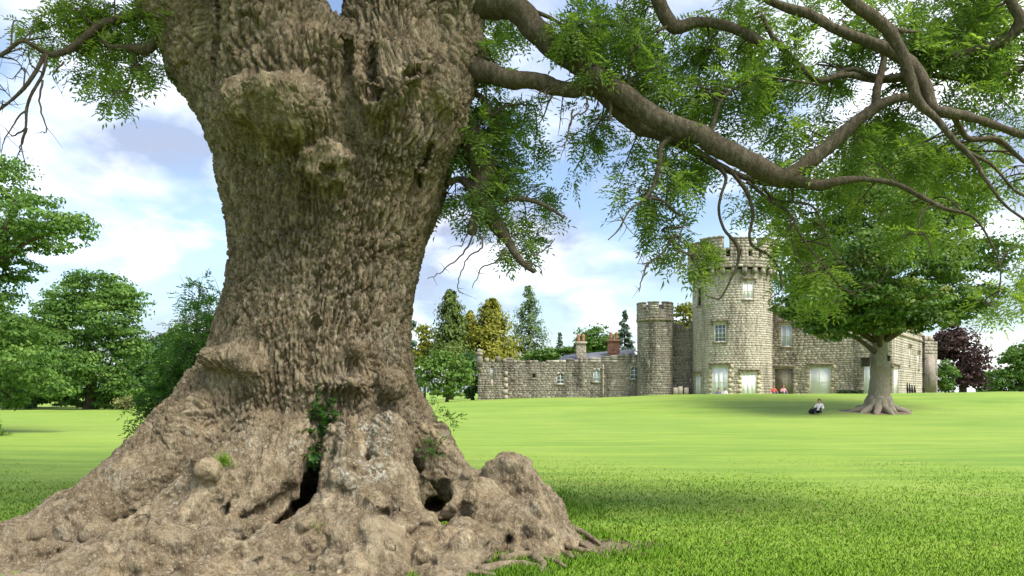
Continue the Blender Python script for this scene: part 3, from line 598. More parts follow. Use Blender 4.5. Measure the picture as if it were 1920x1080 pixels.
# ---- branches, traced in space
BR = []      # sampled centre lines for twigs to grow from
def branch(pts, name='branch', sides=14, lump=.2, mat=None, n=12, keep=True, parent=None):
    """pts: (px, py, distance, radius in photo px)"""
    A = np.array([[*P(a, b, c), (d if d > 13 else d * (.55 + .45 * d / 13)) * c / F] for a, b, c, d in pts])
    C = catmull(A, n); path = C[:, :3]; rad = np.maximum(C[:, 3], .003)
    path[1:-1] += 0.35 * rad[1:-1, None] * np.stack([fbm(path[1:-1] * 2.5, 2, s) for s in (61, 62, 63)], 1)
    V, q, t = tube(path, rad, sides, lump, len(BR) * 3 + 1)
    me = mk_mesh(name, V, [q, t], True); o = link(name, me, mat or M_branch, parent or ash)
    if keep: BR.append((path, rad))
    return o
BRANCHES = [
 [(850, 20, 9.8, 36), (895, 6, 9.75, 31), (960, 14, 9.6, 29), (1005, 52, 9.5, 29), (1045, 95, 9.4, 28), (1095, 130, 9.3, 28), (1150, 168, 9.2, 27), (1210, 208, 9.1, 25), (1270, 240, 9.0, 24), (1330, 262, 8.9, 25), (1390, 295, 8.8, 25), (1440, 325, 8.8, 25), (1478, 332, 8.8, 21), (1520, 300, 8.8, 19), (1570, 258, 8.8, 17), (1620, 215, 8.8, 15), (1680, 185, 8.8, 12), (1740, 190, 8.8, 9)],
 [(850, 130, 9.75, 36), (893, 128, 9.5, 24), (935, 142, 9.4, 22), (962, 150, 9.35, 22), (1005, 150, 9.3, 20), (1040, 163, 9.3, 20), (1075, 168, 9.3, 19), (1110, 165, 9.35, 18), (1145, 190, 9.4, 20), (1185, 232, 9.4, 18), (1230, 252, 9.4, 15), (1290, 275, 9.4, 13), (1350, 312, 9.4, 11), (1420, 340, 9.3, 8), (1500, 350, 9.2, 6)],
 [(835, 190, 9.9, 30), (870, 235, 9.8, 25), (895, 290, 9.75, 23), (905, 340, 9.7, 22), (905, 375, 9.65, 20), (930, 420, 9.6, 15), (955, 455, 9.55, 12), (978, 490, 9.5, 10), (1002, 510, 9.5, 7)],
 [(905, 385, 9.65, 12), (890, 410, 9.5, 11), (884, 436, 9.45, 10)],
 [(840, 345, 9.8, 8), (862, 338, 9.8, 8), (885, 352, 9.7, 11), (903, 375, 9.65, 12)],
 [(935, 380, 9.6, 9), (965, 372, 9.55, 8), (1005, 378, 9.5, 7), (1035, 392, 9.45, 6), (1058, 409, 9.4, 4)],
 [(874, -140, 9.9, 24), (950, -190, 9.8, 22), (1090, -150, 9.5, 20), (1190, -90, 9.35, 19), (1215, -40, 9.3, 18), (1235, 5, 9.3, 17), (1262, 48, 9.3, 17), (1300, 42, 9.3, 14), (1345, 45, 9.3, 13), (1395, 62, 9.25, 13), (1432, 82, 9.2, 12)],
 [(878, -250, 9.9, 24), (960, -290, 9.8, 22), (1130, -240, 9.5, 18), (1300, -110, 9.2, 14), (1420, -15, 9.0, 12), (1470, 10, 9.0, 12), (1520, 28, 8.9, 13), (1560, 52, 8.8, 13), (1620, 75, 8.7, 14), (1670, 95, 8.6, 16), (1705, 118, 8.5, 16), (1735, 165, 8.4, 15), (1750, 205, 8.3, 14), (1790, 212, 8.3, 13), (1850, 230, 8.4, 11), (1930, 258, 8.5, 10), (2040, 290, 8.6, 7), (2140, 340, 8.7, 3)],
 [(884, -330, 9.9, 26), (1010, -390, 9.7, 24), (1260, -320, 9.1, 21), (1470, -160, 8.5, 19), (1575, -25, 8.2, 17), (1600, 5, 8.2, 16), (1640, 35, 8.2, 15), (1668, 60, 8.2, 15), (1690, 95, 8.2, 14), (1705, 140, 8.2, 14), (1722, 190, 8.2, 13), (1755, 225, 8.2, 10), (1790, 265, 8.2, 9), (1825, 300, 8.2, 8), (1850, 340, 8.2, 6), (1885, 385, 8.2, 5), (1930, 420, 8.2, 4), (1990, 480, 8.2, 2)],
 [(1660, 55, 8.3, 12), (1690, 58, 8.25, 8), (1722, 60, 8.25, 3)],
 [(898, -430, 9.9, 22), (1250, -450, 9.4, 20), (1600, -380, 8.9, 17), (1810, -190, 8.6, 14), (1880, -30, 8.6, 12), (1900, 10, 8.6, 13), (1915, 42, 8.6, 13), (1885, 75, 8.7, 12), (1840, 92, 8.8, 12), (1790, 108, 8.9, 13), (1740, 122, 9.0, 13), (1690, 140, 9.0, 9), (1650, 145, 9.0, 8), (1600, 130, 9.1, 7), (1555, 145, 9.1, 6)],
 [(1915, 42, 8.6, 9), (1945, 85, 8.85, 8), (1935, 120, 9.05, 7), (1890, 140, 9.1, 8), (1830, 152, 9.1, 8), (1760, 142, 9.1, 8), (1700, 148, 9.1, 8), (1640, 150, 9.1, 9), (1590, 140, 9.1, 9), (1540, 150, 9.1, 8), (1515, 138, 9.15, 9), (1480, 105, 9.2, 9), (1450, 70, 9.2, 8), (1430, 30, 9.2, 7)],
 [(1640, 205, 8.8, 12), (1645, 160, 8.85, 11), (1655, 125, 8.9, 10), (1660, 95, 8.9, 8)],
 [(1485, 333, 8.8, 15), (1530, 348, 8.7, 14), (1570, 340, 8.6, 12), (1620, 335, 8.6, 9), (1680, 345, 8.6, 8), (1720, 365, 8.6, 8), (1770, 390, 8.6, 7), (1820, 405, 8.6, 5), (1850, 440, 8.6, 4), (1875, 500, 8.6, 3), (1872, 560, 8.6, 2)],
 [(1770, 385, 8.6, 4), (1738, 390, 8.6, 4), (1722, 420, 8.6, 3), (1740, 450, 8.6, 2.5), (1748, 480, 8.6, 2)],
 [(1815, 285, 8.2, 6), (1860, 310, 8.25, 5), (1900, 355, 8.3, 5), (1935, 375, 8.3, 5), (2010, 420, 8.3, 2)],
 [(1785, 214, 8.35, 9), (1800, 240, 8.5, 8), (1820, 262, 8.6, 8), (1870, 262, 8.6, 8), (1905, 290, 8.6, 7), (1935, 310, 8.6, 6), (2040, 350, 8.6, 2)],
 [(1270, 250, 9.05, 10), (1240, 275, 9.0, 8), (1235, 310, 9.0, 8), (1225, 350, 9.0, 7), (1205, 375, 8.95, 5), (1180, 395, 8.9, 4), (1160, 430, 8.9, 3), (1140, 450, 8.9, 2)],
 [(1210, 372, 8.95, 4), (1240, 375, 8.9, 4), (1270, 400, 8.9, 4), (1285, 410, 8.9, 3), (1275, 440, 8.9, 3), (1270, 475, 8.9, 2)],
 [(1330, 300, 9.3, 8), (1360, 330, 9.2, 6), (1352, 365, 9.1, 5), (1348, 395, 9.1, 5), (1358, 430, 9.1, 5), (1382, 460, 9.1, 6), (1384, 490, 9.1, 5), (1372, 520, 9.1, 4), (1352, 558, 9.1, 3.5), (1335, 558, 9.1, 3), (1322, 553, 9.1, 2)],
 [(1370, 320, 9.3, 7), (1400, 360, 9.2, 7), (1411, 400, 9.15, 6), (1405, 440, 9.1, 5), (1412, 462, 9.1, 5), (1440, 478, 9.1, 5), (1458, 500, 9.1, 4), (1465, 540, 9.1, 3), (1445, 560, 9.1, 2)],
 [(1400, 340, 9.2, 6), (1450, 380, 9.1, 5), (1480, 400, 9.0, 4), (1500, 440, 9.0, 4), (1530, 480, 9.0, 3), (1570, 530, 9.0, 3), (1610, 560, 9.0, 2)],
 [(1430, 350, 9.1, 5), (1455, 375, 9.1, 5), (1520, 385, 9.0, 4), (1545, 430, 9.0, 3), (1560, 470, 9.0, 2.5), (1590, 500, 9.0, 2)],
 [(1480, 400, 9.0, 3), (1490, 470, 9.0, 3), (1520, 510, 9.0, 2.5), (1590, 545, 9.0, 2), (1640, 535, 9.0, 2), (1670, 505, 9.0, 1.5)],
 [(1130, 170, 9.35, 9), (1145, 195, 9.2, 7), (1143, 225, 9.15, 4)],
 [(1330, 255, 8.9, 8), (1352, 190, 8.9, 6), (1380, 165, 8.9, 5), (1430, 145, 8.9, 4), (1480, 150, 8.9, 4), (1540, 160, 9.0, 4)],
 [(1180, 180, 9.2, 6), (1180, 120, 9.2, 5), (1200, 75, 9.2, 5), (1250, 50, 9.25, 5)],
 [(985, 15, 9.55, 8), (1035, 35, 9.5, 6), (1070, 60, 9.5, 5), (1095, 85, 9.5, 3)],
 [(850, 165, 9.8, 8), (900, 180, 9.7, 7), (920, 215, 9.7, 6), (945, 200, 9.65, 5), (978, 195, 9.6, 3)],
 [(345, 75, 9.8, 12), (300, 70, 9.8, 11), (272, 92, 9.8, 11), (240, 90, 9.8, 9), (210, 88, 9.8, 6), (190, 75, 9.8, 4)],
 [(310, 15, 10.1, 12), (250, 30, 10.1, 10), (195, 45, 10.0, 9), (165, 65, 9.9, 9), (130, 92, 9.8, 8), (95, 102, 9.7, 7), (70, 90, 9.6, 6), (40, 78, 9.5, 5), (10, 98, 9.5, 5), (-30, 120, 9.4, 4)],
 [(85, 102, 9.6, 6), (70, 130, 9.5, 5), (50, 160, 9.4, 5), (25, 185, 9.4, 4), (-20, 220, 9.3, 3)],
 [(88, 105, 9.6, 4), (80, 140, 9.5, 4), (60, 175, 9.4, 4), (50, 205, 9.4, 4), (48, 240, 9.3, 3), (40, 270, 9.3, 2), (48, 310, 9.3, 1.5)],
 [(255, 100, 9.8, 3), (252, 140, 9.8, 3), (238, 175, 9.75, 2)],
]
for b in BRANCHES: branch([(q[0], q[1], q[2], q[3] * (.78 if q[0] > 930 else 1)) for q in b])
branch([(866, -40, 9.85, 40), (872, -130, 9.9, 39), (878, -260, 9.9, 34), (890, -380, 9.9, 28), (905, -470, 9.9, 20)], keep=False)
# upper boughs of the crown above the frame
UP = []
for a in ([(312, -190, 10.28, .6), (-2.0, -0.4)], [(473, -230, 9.38, .48), (-0.6, 1.2)], [(770, -230, 10.1, .55), (0.8, 1.4)], [(872, -110, 9.9, .27), (2.2, -1.3)], [(480, -200, 9.4, .4), (-0.3, -1.6)], [(870, -110, 9.9, .25), (2.6, 0.3)]):
    s = P(*a[0][:3]); r0 = a[0][3]; dv = np.array([a[1][0], a[1][1], 2.2])
    pts = [s - [0, 0, .5], s + dv * .5, s + dv * 1.1 + [0, 0, .3], s + dv * 1.9 + [0, 0, .2], s + dv * 2.9]
    C = catmull(np.hstack([np.array(pts), np.array([[r0], [r0 * .8], [r0 * .6], [r0 * .4], [r0 * .15]])]), 6)
    V, q, t = tube(C[:, :3], C[:, 3], 10, .12, 9); link('limb', mk_mesh('limb', V, [q, t], True), M_branch, ash); UP.append(C[:, :3])

# ---- twigs and compound leaves
TW = Soup(); LV = []; 
def rtwig(p0, d0, L, r0, droop=.3, n=6, wob=.35, soup=TW, sides=4):
    pts = [p0]; d = unit(np.asarray(d0, float)); st = L / n
    for i in range(n):
        d = unit(d + rng.normal(size=3) * wob * .5 + np.array([0, 0, -droop * .18])); pts.append(pts[-1] + d * st)
    pts = np.array(pts); V, q, t = tube(pts, np.linspace(r0, r0 * .3, n + 1), sides); soup.add(V, q, t); return pts
LK = 9
def compound(base, d, L, out, tint):
    out.append((base, unit(d), L, tint))
def spray(p0, target, rad, nleaf, Lf=(.17, .28), tint=.5, bare=False):
    v = target - p0; mid = p0 + v * .5 + np.array([0, 0, .12 * np.linalg.norm(v)]) + rng.normal(size=3) * .08
    path = catmull([p0, mid, target], 5); V, q, t = tube(path, np.linspace(.012, .005, len(path)), 4); TW.add(V, q, t)
    nt_ = max(3, nleaf // 7)
    for i in range(nt_):
        s = path[rng.integers(len(path) // 2, len(path))]; d = rng.normal(size=3); d[2] = d[2] * .6 - .15; d = unit(d)
        tp = rtwig(s, d, rad * rng.uniform(.55, 1.1), .005, .35, 4)
        if bare: continue
        for k in range(nleaf // nt_ + 1):
            u = rng.uniform(.25, 1); j = min(int(u * 4), 3); b = tp[j] * (1 - (u * 4 - j)) + tp[j + 1] * (u * 4 - j)
            dd = unit(rng.normal(size=3) * .7 + (tp[-1] - tp[0]) * .9 / rad + np.array([0, 0, -.35]))
            compound(b, dd, rng.uniform(*Lf), LV, np.clip(tint + rng.normal() * .16, 0, 1))
ALLP = np.vstack([b[0] for b in BR])
def clump(px, py, rx, ry, dens=1.0, Y=None, tint=.5, bare=False):
    n = max(1, int(rx * ry / 390 * dens + .5))
    for i in range(n):
        while True:
            a, b = rng.uniform(-1, 1, 2)
            if a * a + b * b < 1: break
        y = (Y if Y else 9.0) + rng.uniform(-.15, 1.9)
        tg = P(px + a * rx * .85, py + b * ry * .85, y)
        dd = np.linalg.norm((ALLP - tg) * [1, .5, 1], axis=1); p0 = ALLP[np.argsort(dd)[rng.integers(0, 4)]]
        spray(p0, tg, rng.uniform(.18, .34), int(rng.integers(32, 48)), tint=tint, bare=bare)
CL = [(930, 55, 45, 45, .9, .5), (905, 110, 35, 35, .9, .5), (960, 95, 25, 35, .6, .5), (1070, 40, 45, 40, .8, .5), (1130, 40, 60, 45, 1, .4), (1120, 110, 50, 40, .9, .4), (1190, 120, 60, 55, 1.1, .35), (1200, 40, 40, 40, .7, .5), (1270, 130, 60, 60, 1, .4),
 (1350, 100, 50, 40, .8, .45), (1240, 190, 60, 35, 1.0, .4), (1310, 210, 60, 40, .9, .5), (1380, 25, 60, 30, 1, .6), (1410, 130, 55, 45, .8, .45), (1500, 105, 40, 50, .8, .55), (1500, 40, 40, 30, .6, .4), (1560, 30, 45, 30, .8, .45), (1690, 25, 60, 40, 1.1, .4), (1760, 40, 70, 50, 1.2, .5), (1840, 40, 60, 55, 1, .5), (1590, 90, 40, 30, .6, .5),
 (1740, 95, 60, 30, 1.1, .45), (1800, 80, 60, 40, 1.1, .55), (1840, 135, 60, 40, .9, .5), (1900, 110, 35, 60, .8, .5), (1450, 190, 60, 40, .8, .5), (1385, 215, 45, 45, .8, .5), (1560, 175, 50, 35, .7, .45), (1620, 165, 35, 25, .6, .45), (1855, 195, 28, 24, .8, .55), (1905, 195, 25, 40, .6, .4), (1800, 205, 40, 20, .6, .4),
 (1540, 255, 55, 40, .8, .55), (1450, 285, 45, 30, .8, .6), (1600, 280, 60, 40, .9, .5), (1680, 290, 60, 50, .9, .6), (1770, 310, 45, 45, 1.1, .8), (1690, 395, 55, 35, 1, .55), (1600, 360, 50, 35, .7, .7), (1480, 380, 45, 30, .8, .75), (1500, 440, 45, 45, 1, .75), (1445, 420, 25, 35, .5, .5), (1505, 545, 30, 38, 1.5, .85), (1530, 575, 20, 16, 1, .95), (1480, 480, 30, 25, .7, .7),
 (1800, 430, 40, 35, .6, .75), (1740, 440, 40, 35, .6, .6), (1890, 560, 30, 40, .9, .85), (1900, 500, 25, 30, .5, .6), (1860, 330, 30, 40, .5, .6),
 (890, 240, 40, 50, 1, .4), (945, 240, 45, 45, 1.1, .4), (975, 300, 48, 48, 1.2, .35), (920, 320, 45, 45, 1.1, .35), (860, 395, 28, 28, .8, .5), (985, 430, 35, 35, .8, .65), (980, 468, 28, 28, 1, .5), (935, 400, 35, 30, .9, .45), (900, 350, 30, 50, .8, .35), (875, 290, 25, 45, .8, .4), (1000, 345, 30, 20, .7, .6), (930, 190, 40, 25, .7, .5),
 (1120, 248, 42, 28, 1.1, .5), (1085, 300, 22, 25, .8, .6), (1170, 350, 16, 13, 1.5, .5), (1235, 395, 35, 40, 1.0, .5), (1245, 430, 28, 26, 1.1, .4), (1290, 290, 50, 35, .8, .55), (1240, 340, 35, 30, .7, .55), (1300, 345, 40, 30, .7, .5), (1280, 470, 28, 22, .9, .6), (1312, 488, 18, 18, 2.0, .7), (1390, 370, 25, 30, .4, .5), (1400, 300, 30, 20, .6, .6), (1200, 285, 25, 20, .6, .5),
 (200, 45, 70, 40, 1.2, .6), (130, 30, 50, 35, .8, .7), (265, 45, 40, 45, 1.1, .6), (170, 100, 50, 24, 1.1, .7), (120, 85, 40, 25, .8, .75), (235, 175, 36, 34, 1.3, .55), (265, 150, 25, 25, 1, .55), (300, 95, 22, 22, .9, .6), (95, 55, 25, 40, .5, .6), (230, 110, 30, 20, .9, .6)]
for c in CL: clump(*c[:5], Y=9.7 if c[0] < 400 else 9.5 if c[0] < 1060 else None, tint=c[5])
for c in ((1170, 420, 40, 45), (880, 470, 35, 30), (1230, 470, 20, 50), (1040, 220, 40, 60), (1110, 230, 30, 40), (20, 190, 40, 60), (30, 120, 40, 40), (60, 60, 20, 40), (1560, 500, 60, 40)): clump(*c, .5, bare=True)
for p in ([(890, 432), (873, 470), (845, 495), (820, 515), (802, 522)], [(900, 440), (905, 465), (880, 480), (865, 510), (858, 540), (868, 552)], [(945, 470), (930, 490), (905, 500), (895, 520), (883, 540)], [(1000, 480), (1025, 465), (1042, 445)], [(980, 490), (1010, 500), (1018, 518)],
          [(1270, 440), (1235, 480), (1215, 492), (1195, 495)], [(1215, 492), (1205, 520), (1198, 548)], [(1095, 175), (1100, 205), (1070, 225), (1060, 270), (1030, 280)], [(1040, 165), (1020, 215), (1000, 250)], [(1075, 205), (1065, 250), (1055, 285)],
          [(50, 205), (30, 225), (10, 260), (0, 290)], [(48, 240), (25, 255), (8, 240)], [(80, 150), (75, 200), (88, 245), (75, 248)], [(50, 240), (38, 275), (30, 300)], [(1870, 500), (1890, 470), (1910, 460)], [(120, 115), (100, 140), (105, 155)]):
    y = 9.4 if p[0][0] < 1060 else 9.0
    C = catmull([P(a, b, y) for a, b in p], 5); C[1:] += rng.normal(size=(len(C) - 1, 3)) * .006
    V, q, t = tube(C, np.linspace(.014, .004, len(C)), 5); TW.add(V, q, t)
    for i in range(3): rtwig(C[rng.integers(len(C) // 3, len(C))], rng.normal(size=3) + [0, 0, -.4], rng.uniform(.1, .3), .004, .3, 4)
def build_compound(LV, name, mat, parent, lw=.30, leafl=.33):
    B = np.array([l[0] for l in LV]); Dv = np.array([l[1] for l in LV]); L = np.array([l[2] for l in LV]); tint = np.array([l[3] for l in LV]); n = len(B)
    up = np.array([0, 0, 1.0]) + rng.normal(size=(n, 3)) * .45
    side = unit(np.cross(Dv, up)); nn = np.cross(side, Dv)
    Vs = []; Fs = []; Ts = []; off = 0
    for k in range(LK):
        if k == LK - 1: pos = B + Dv * L[:, None]; dd = Dv
        else:
            s = 1 if k % 2 else -1; pos = B + Dv * (L * (.35 + .16 * (k // 2)))[:, None]
            dd = unit(Dv * .55 + s * side + nn * rng.normal(size=(n, 1)) * .15)
        pos = pos - np.array([0, 0, 1]) * ((pos - B) ** 2).sum(1, keepdims=True) * 1.2
        ll = (L * leafl * rng.uniform(.8, 1.15, n))[:, None]; c = pos + dd * ll * .5
        nl = unit(nn + rng.normal(size=(n, 3)) * .3); nl = unit(nl - dd * (nl * dd).sum(1, keepdims=True))
        V, f = leaf_quads(c, nl, ll, lw, dd); Vs.append(V); Fs.append(f + off); off += len(V)
        Ts.append(np.repeat(np.clip(tint + rng.normal(size=n) * .06, 0, 1), 4))
    me = mk_mesh(name, np.vstack(Vs), np.vstack(Fs), False, {'tint': np.concatenate(Ts)})
    o = link(name, me, mat, parent); tag(o, kind="stuff"); return o
M_ash = leafmat("ash_leaf", (0.08, 0.15, 0.038), (0.165, 0.255, 0.06), (0.29, 0.375, 0.09), .6)
o = TW.build("twigs", M_twig, ash, True); tag(o, kind="stuff")
build_compound(LV, "foliage", M_ash, ash)
# unseen crown above the frame, spread and thinned for its shade on trunk and lawn
def upper_crown():
    C = []
    n0 = 0
    while n0 < 170:
        u = unit(rng.normal(size=3)) * rng.uniform(.35, 1) ** .5
        c = np.array([-2.5, 10.4, 11.0]) + u * [8.0, 6.4, 4.6]
        if (c[2] - EYE) / max(c[1], .5) < .60 or c[2] < 6.6 or c[1] < 5.6: continue
        n0 += 1; C.append(c + rng.normal(size=(60, 3)) * [.6, .6, .3])
    C = np.vstack(C); C = C[(C[:, 2] - EYE) / np.maximum(C[:, 1], .5) > .545]
    n = len(C); V, f = leaf_quads(C, unit(rng.normal(size=(n, 3)) + [0, 0, .8]), rng.uniform(.18, .32, n), .6)
    me = mk_mesh("crown", V, f, False, {'tint': np.repeat(rng.uniform(.2, .8, n), 4)}); tag(link("crown", me, M_ash, ash), kind="stuff")
upper_crown()
# ------------------------------------------------------------------ castle
class Wall:
    """a surface with (u along, v up, d inward) coordinates, flat or round"""
    def __init__(s, kind, **k): s.kind = kind; s.__dict__.update(k)
    def pt(s, u, v, d=0.0):
        if s.kind == 'flat':
            dx_, dy_ = s.b[0] - s.a[0], s.b[1] - s.a[1]; L = math.hypot(dx_, dy_); tx, ty = dx_ / L, dy_ / L
            return (s.a[0] + tx * u - ty * d, s.a[1] + ty * u + tx * d, v)
        r = s.r - d; a = -math.pi / 2 + u / s.r
        return (s.c[0] + r * math.cos(a), s.c[1] + r * math.sin(a), v)
    @property
    def L(s): return math.hypot(s.b[0] - s.a[0], s.b[1] - s.a[1]) if s.kind == 'flat' else 2 * math.pi * s.r
    def u_of(s, px):
        """arc length at which the wall is seen at a photo column"""
        us = np.linspace(0, s.L, 400) if s.kind == 'flat' else np.linspace(-s.r * 1.5, s.r * 1.5, 600)
        q = np.array([s.pt(u, 0) for u in us]); x = 960 + F * q[:, 0] / q[:, 1]
        return float(us[np.argmin(np.abs(x - px))])
    def v_of(s, py, u):
        q = s.pt(u, 0); return PZ(py, q[1])
    def box(s, so, u0, u1, v0, v1, d0, d1, tint=.5):
        n = max(1, int(abs(u1 - u0) / .5)) if s.kind == 'round' else 1
        for i in range(n):
            a, b = u0 + (u1 - u0) * i / n, u0 + (u1 - u0) * (i + 1) / n
            so.add([s.pt(a, v0, d0), s.pt(b, v0, d0), s.pt(b, v0, d1), s.pt(a, v0, d1), s.pt(a, v1, d0), s.pt(b, v1, d0), s.pt(b, v1, d1), s.pt(a, v1, d1)], BOXF, tint=tint)
def wall_shell(w, u0, u1, v0, v1, holes, depth, closed=False):
    us = sorted(set([u0, u1] + [x for h in holes for x in h[:2]] + (list(np.linspace(u0, u1, 49)) if w.kind == 'round' else [])))
    vs = sorted(set([v0, v1] + [x for h in holes for x in h[2:4]]))
    so = Soup()
    inh = lambda a, b: any(h[0] < a < h[1] and h[2] < b < h[3] for h in holes)
    solid = np.array([[not inh((us[i] + us[i + 1]) / 2, (vs[j] + vs[j + 1]) / 2) for j in range(len(vs) - 1)] for i in range(len(us) - 1)])
    Q = np.array([[0, 1, 2, 3]])
    for i in range(len(us) - 1):
        for j in range(len(vs) - 1):
            a, b, c, d = us[i], us[i + 1], vs[j], vs[j + 1]
            if solid[i, j]:
                so.add([w.pt(a, c), w.pt(b, c), w.pt(b, d), w.pt(a, d)], Q, tint=.25)
                if j == len(vs) - 2: so.add([w.pt(a, d), w.pt(b, d), w.pt(b, d, depth), w.pt(a, d, depth)], Q, tint=.25)
                if not closed and i == 0: so.add([w.pt(a, c), w.pt(a, d), w.pt(a, d, depth), w.pt(a, c, depth)], Q, tint=.25)
                if not closed and i == len(us) - 2: so.add([w.pt(b, c), w.pt(b, d), w.pt(b, d, depth), w.pt(b, c, depth)], Q, tint=.25)
                so.add([w.pt(a, c, depth), w.pt(a, d, depth), w.pt(b, d, depth), w.pt(b, c, depth)], Q, tint=.25)
            else:
                for (p, q, cond) in (((a, c), (a, d), i == 0 or solid[i - 1, j]), ((b, d), (b, c), i == len(us) - 2 or solid[i + 1, j]), ((a, d), (b, d), j == len(vs) - 2 or solid[i, j + 1]), ((b, c), (a, c), j == 0 or solid[i, j - 1])):
                    if cond: so.add([w.pt(*p), w.pt(*q), w.pt(*q, depth), w.pt(*p, depth)], Q, tint=.4)
    return so
def stones(w, u0, u1, v0, v1, holes, hc=.3, wl=(.32, .8), proud=.05, vary=0.28, base=.5, seed=0):
    R = random.Random(seed); so = Soup(); v = v0
    while v < v1 - .08:
        h = min(hc * R.uniform(.7, 1.3), v1 - v); u = u0 - R.uniform(0, .4)
        while u < u1:
            L = R.uniform(*wl); a, b = max(u, u0) + .015, min(u + L, u1) - .015; u += L
            if b - a < .08: continue
            if any(a < hh[1] + .01 and b > hh[0] - .01 and v < hh[3] and v + h > hh[2] for hh in holes):
                # trim against openings
                for hh in holes:
                    if v < hh[3] and v + h > hh[2]:
                        if a < hh[0] < b: b = hh[0] - .01
                        elif a < hh[1] < b: a = hh[1] + .01
                        elif a >= hh[0] and b <= hh[1]: b = a
                if b - a < .08: continue
            d = -R.uniform(.006, proud); e = .012
            q = [w.pt(a, v + .012, .02), w.pt(b, v + .012, .02), w.pt(b, v + h - .012, .02), w.pt(a, v + h - .012, .02), w.pt(a + e, v + .03, d), w.pt(b - e, v + .03, d), w.pt(b - e, v + h - .03, d), w.pt(a + e, v + h - .03, d)]
            so.add(q, np.array([[4, 5, 6, 7], [0, 1, 5, 4], [1, 2, 6, 5], [2, 3, 7, 6], [3, 0, 4, 7]]), tint=min(1, max(0, R.gauss(base, vary))))
        v += h
    return so
def put(name, so, mat, par, tint=True, smooth=False, **k):
    o = so.build(name, mat, par, smooth, tint)
    if o is not None and k: tag(o, **k)
    return o
def one(w, name, mat, par, *b, **k):
    so = Soup(); w.box(so, *b, tint=k.pop('tint', .5)); return put(name, so, mat, par, **k)
def window(w, par, h, pane_mat, cols=2, rows=2, hood=True, sill=True, frame_mat=None, arch=False, dep=.12, bar=.035, depth_frame=.07):
    u0, u1, v0, v1 = h; so = Soup(); ft = .07
    for b in ((u0, u0 + ft, v0, v1), (u1 - ft, u1, v0, v1), (u0 + ft, u1 - ft, v0, v0 + ft), (u0 + ft, u1 - ft, v1 - ft, v1)): w.box(so, *b, dep - .06, dep + depth_frame)
    fr = put("window", so, frame_mat or M_white, par)
    one(w, "pane", pane_mat, fr, u0 + .02, u1 - .02, v0 + .02, v1 - .02, dep + .02, dep + .05)
    for i in range(1, cols): u = u0 + (u1 - u0) * i / cols; one(w, "glazing_bar", frame_mat or M_white, fr, u - bar / 2, u + bar / 2, v0 + ft, v1 - ft, dep - .03, dep + .018)
    for j in range(1, rows): v = v0 + (v1 - v0) * j / rows; one(w, "transom", frame_mat or M_white, fr, u0 + ft, u1 - ft, v - bar / 2, v + bar / 2, dep - .025, dep + .015)
    if sill: one(w, "sill", M_trim, par, u0 - .12, u1 + .12, v0 - .14, v0 - .002, -.1, .25)
    if hood:
        so = Soup(); w.box(so, u0 - .3, u1 + .3, v1 + .28, v1 + .44, -.16, .1); w.box(so, u0 - .3, u0 - .14, v1 - .05, v1 + .279, -.13, .08); w.box(so, u1 + .14, u1 + .3, v1 - .05, v1 + .279, -.13, .08)
        put("hood_mould", so, M_trim, par)
def rect(w, x0, x1, y0, y1):
    a, b = w.u_of(x0), w.u_of(x1); m = (a + b) / 2; return (a, b, w.v_of(y1, m), w.v_of(y0, m))
def surround(w, par, h, mat, seed=1):
    R = random.Random(seed); u0, u1, v0, v1 = h; n = max(3, int((v1 - v0) / .38)); hh = (v1 - v0 + .25) / n
    for s in (0, 1):
        for i in range(n):
            L = .5 if (i + s) % 2 else .32
            a, b = (u0 - L, u0 - .01) if s == 0 else (u1 + .01, u1 + L)
            one(w, "stone", mat, par, a, b, v0 + i * hh + .012, v0 + (i + 1) * hh - .012, -.03, .1, tint=R.uniform(.1, .9))
def ring_parapet(par, c, r, z0, z1, ztop, n_mer, gap, th, mat, smat, seed, phase=0):
    w = Wall('round', c=c, r=r); Lc = 2 * math.pi * r
    put("parapet", wall_shell(w, 0, Lc, z0, z1, [], th, True), mat, par)
    put("parapet_stones", stones(w, 0, Lc, z0, z1, [], seed=seed, base=.4), mat, par, kind="stuff")
    for i in range(n_mer):
        u0 = Lc * (i + phase) / n_mer + gap / 2; u1 = Lc * (i + 1 + phase) / n_mer - gap / 2; so = Soup()
        w.box(so, u0, u1, z1 - .003, ztop - .14, .004, th - .004, tint=.3 + .3 * ((i * 7) % 3) / 2); w.box(so, u0 - .05, u1 + .05, ztop - .139, ztop, -.06, th + .06, tint=.25)
        st = stones(w, u0, u1, z1, ztop - .14, [], seed=seed + i + 1, base=.4)
        o = put("merlon", so, mat, par); put("merlon_stones", st, mat, o, kind="stuff")
    return w
# --- great round tower
Yt = 79.0; ctr = (PX(1372.5, Yt), Yt); gz = 1.3
tower = empty("round_tower", (ctr[0], ctr[1], 1.4), "tall pale round castle tower with battlemented parapet on corbels", "tower")
w = Wall('round', c=ctr, r=72 * Yt / F); zt = PZ(515, Yt)
hs = {'sash': rect(w, 1339, 1361, 608, 641), 'up': rect(w, 1393, 1413, 529, 561), 'slit': rect(w, 1307.5, 1314, 540, 574), 'door1': rect(w, 1335, 1365, 688, 745), 'door2': rect(w, 1391, 1419, 700, 745), 'door0': rect(w, 1304.5, 1313, 704, 745)}
H = [tuple(h) for h in hs.values()]
put("wall", wall_shell(w, -math.pi * w.r, math.pi * w.r, gz - 1, zt, H, .45, True), M_pale, tower)
put("stonework", stones(w, -math.pi * w.r, math.pi * w.r, gz - .6, zt, H, .23, (.22, .6), .03, .2, .55, 3), M_pale, tower, kind="stuff")
window(w, tower, hs['sash'], M_glass, 3, 4); window(w, tower, hs['up'], M_blind, 2, 2); window(w, tower, hs['slit'], M_dark, 1, 1, False, True, M_trim)
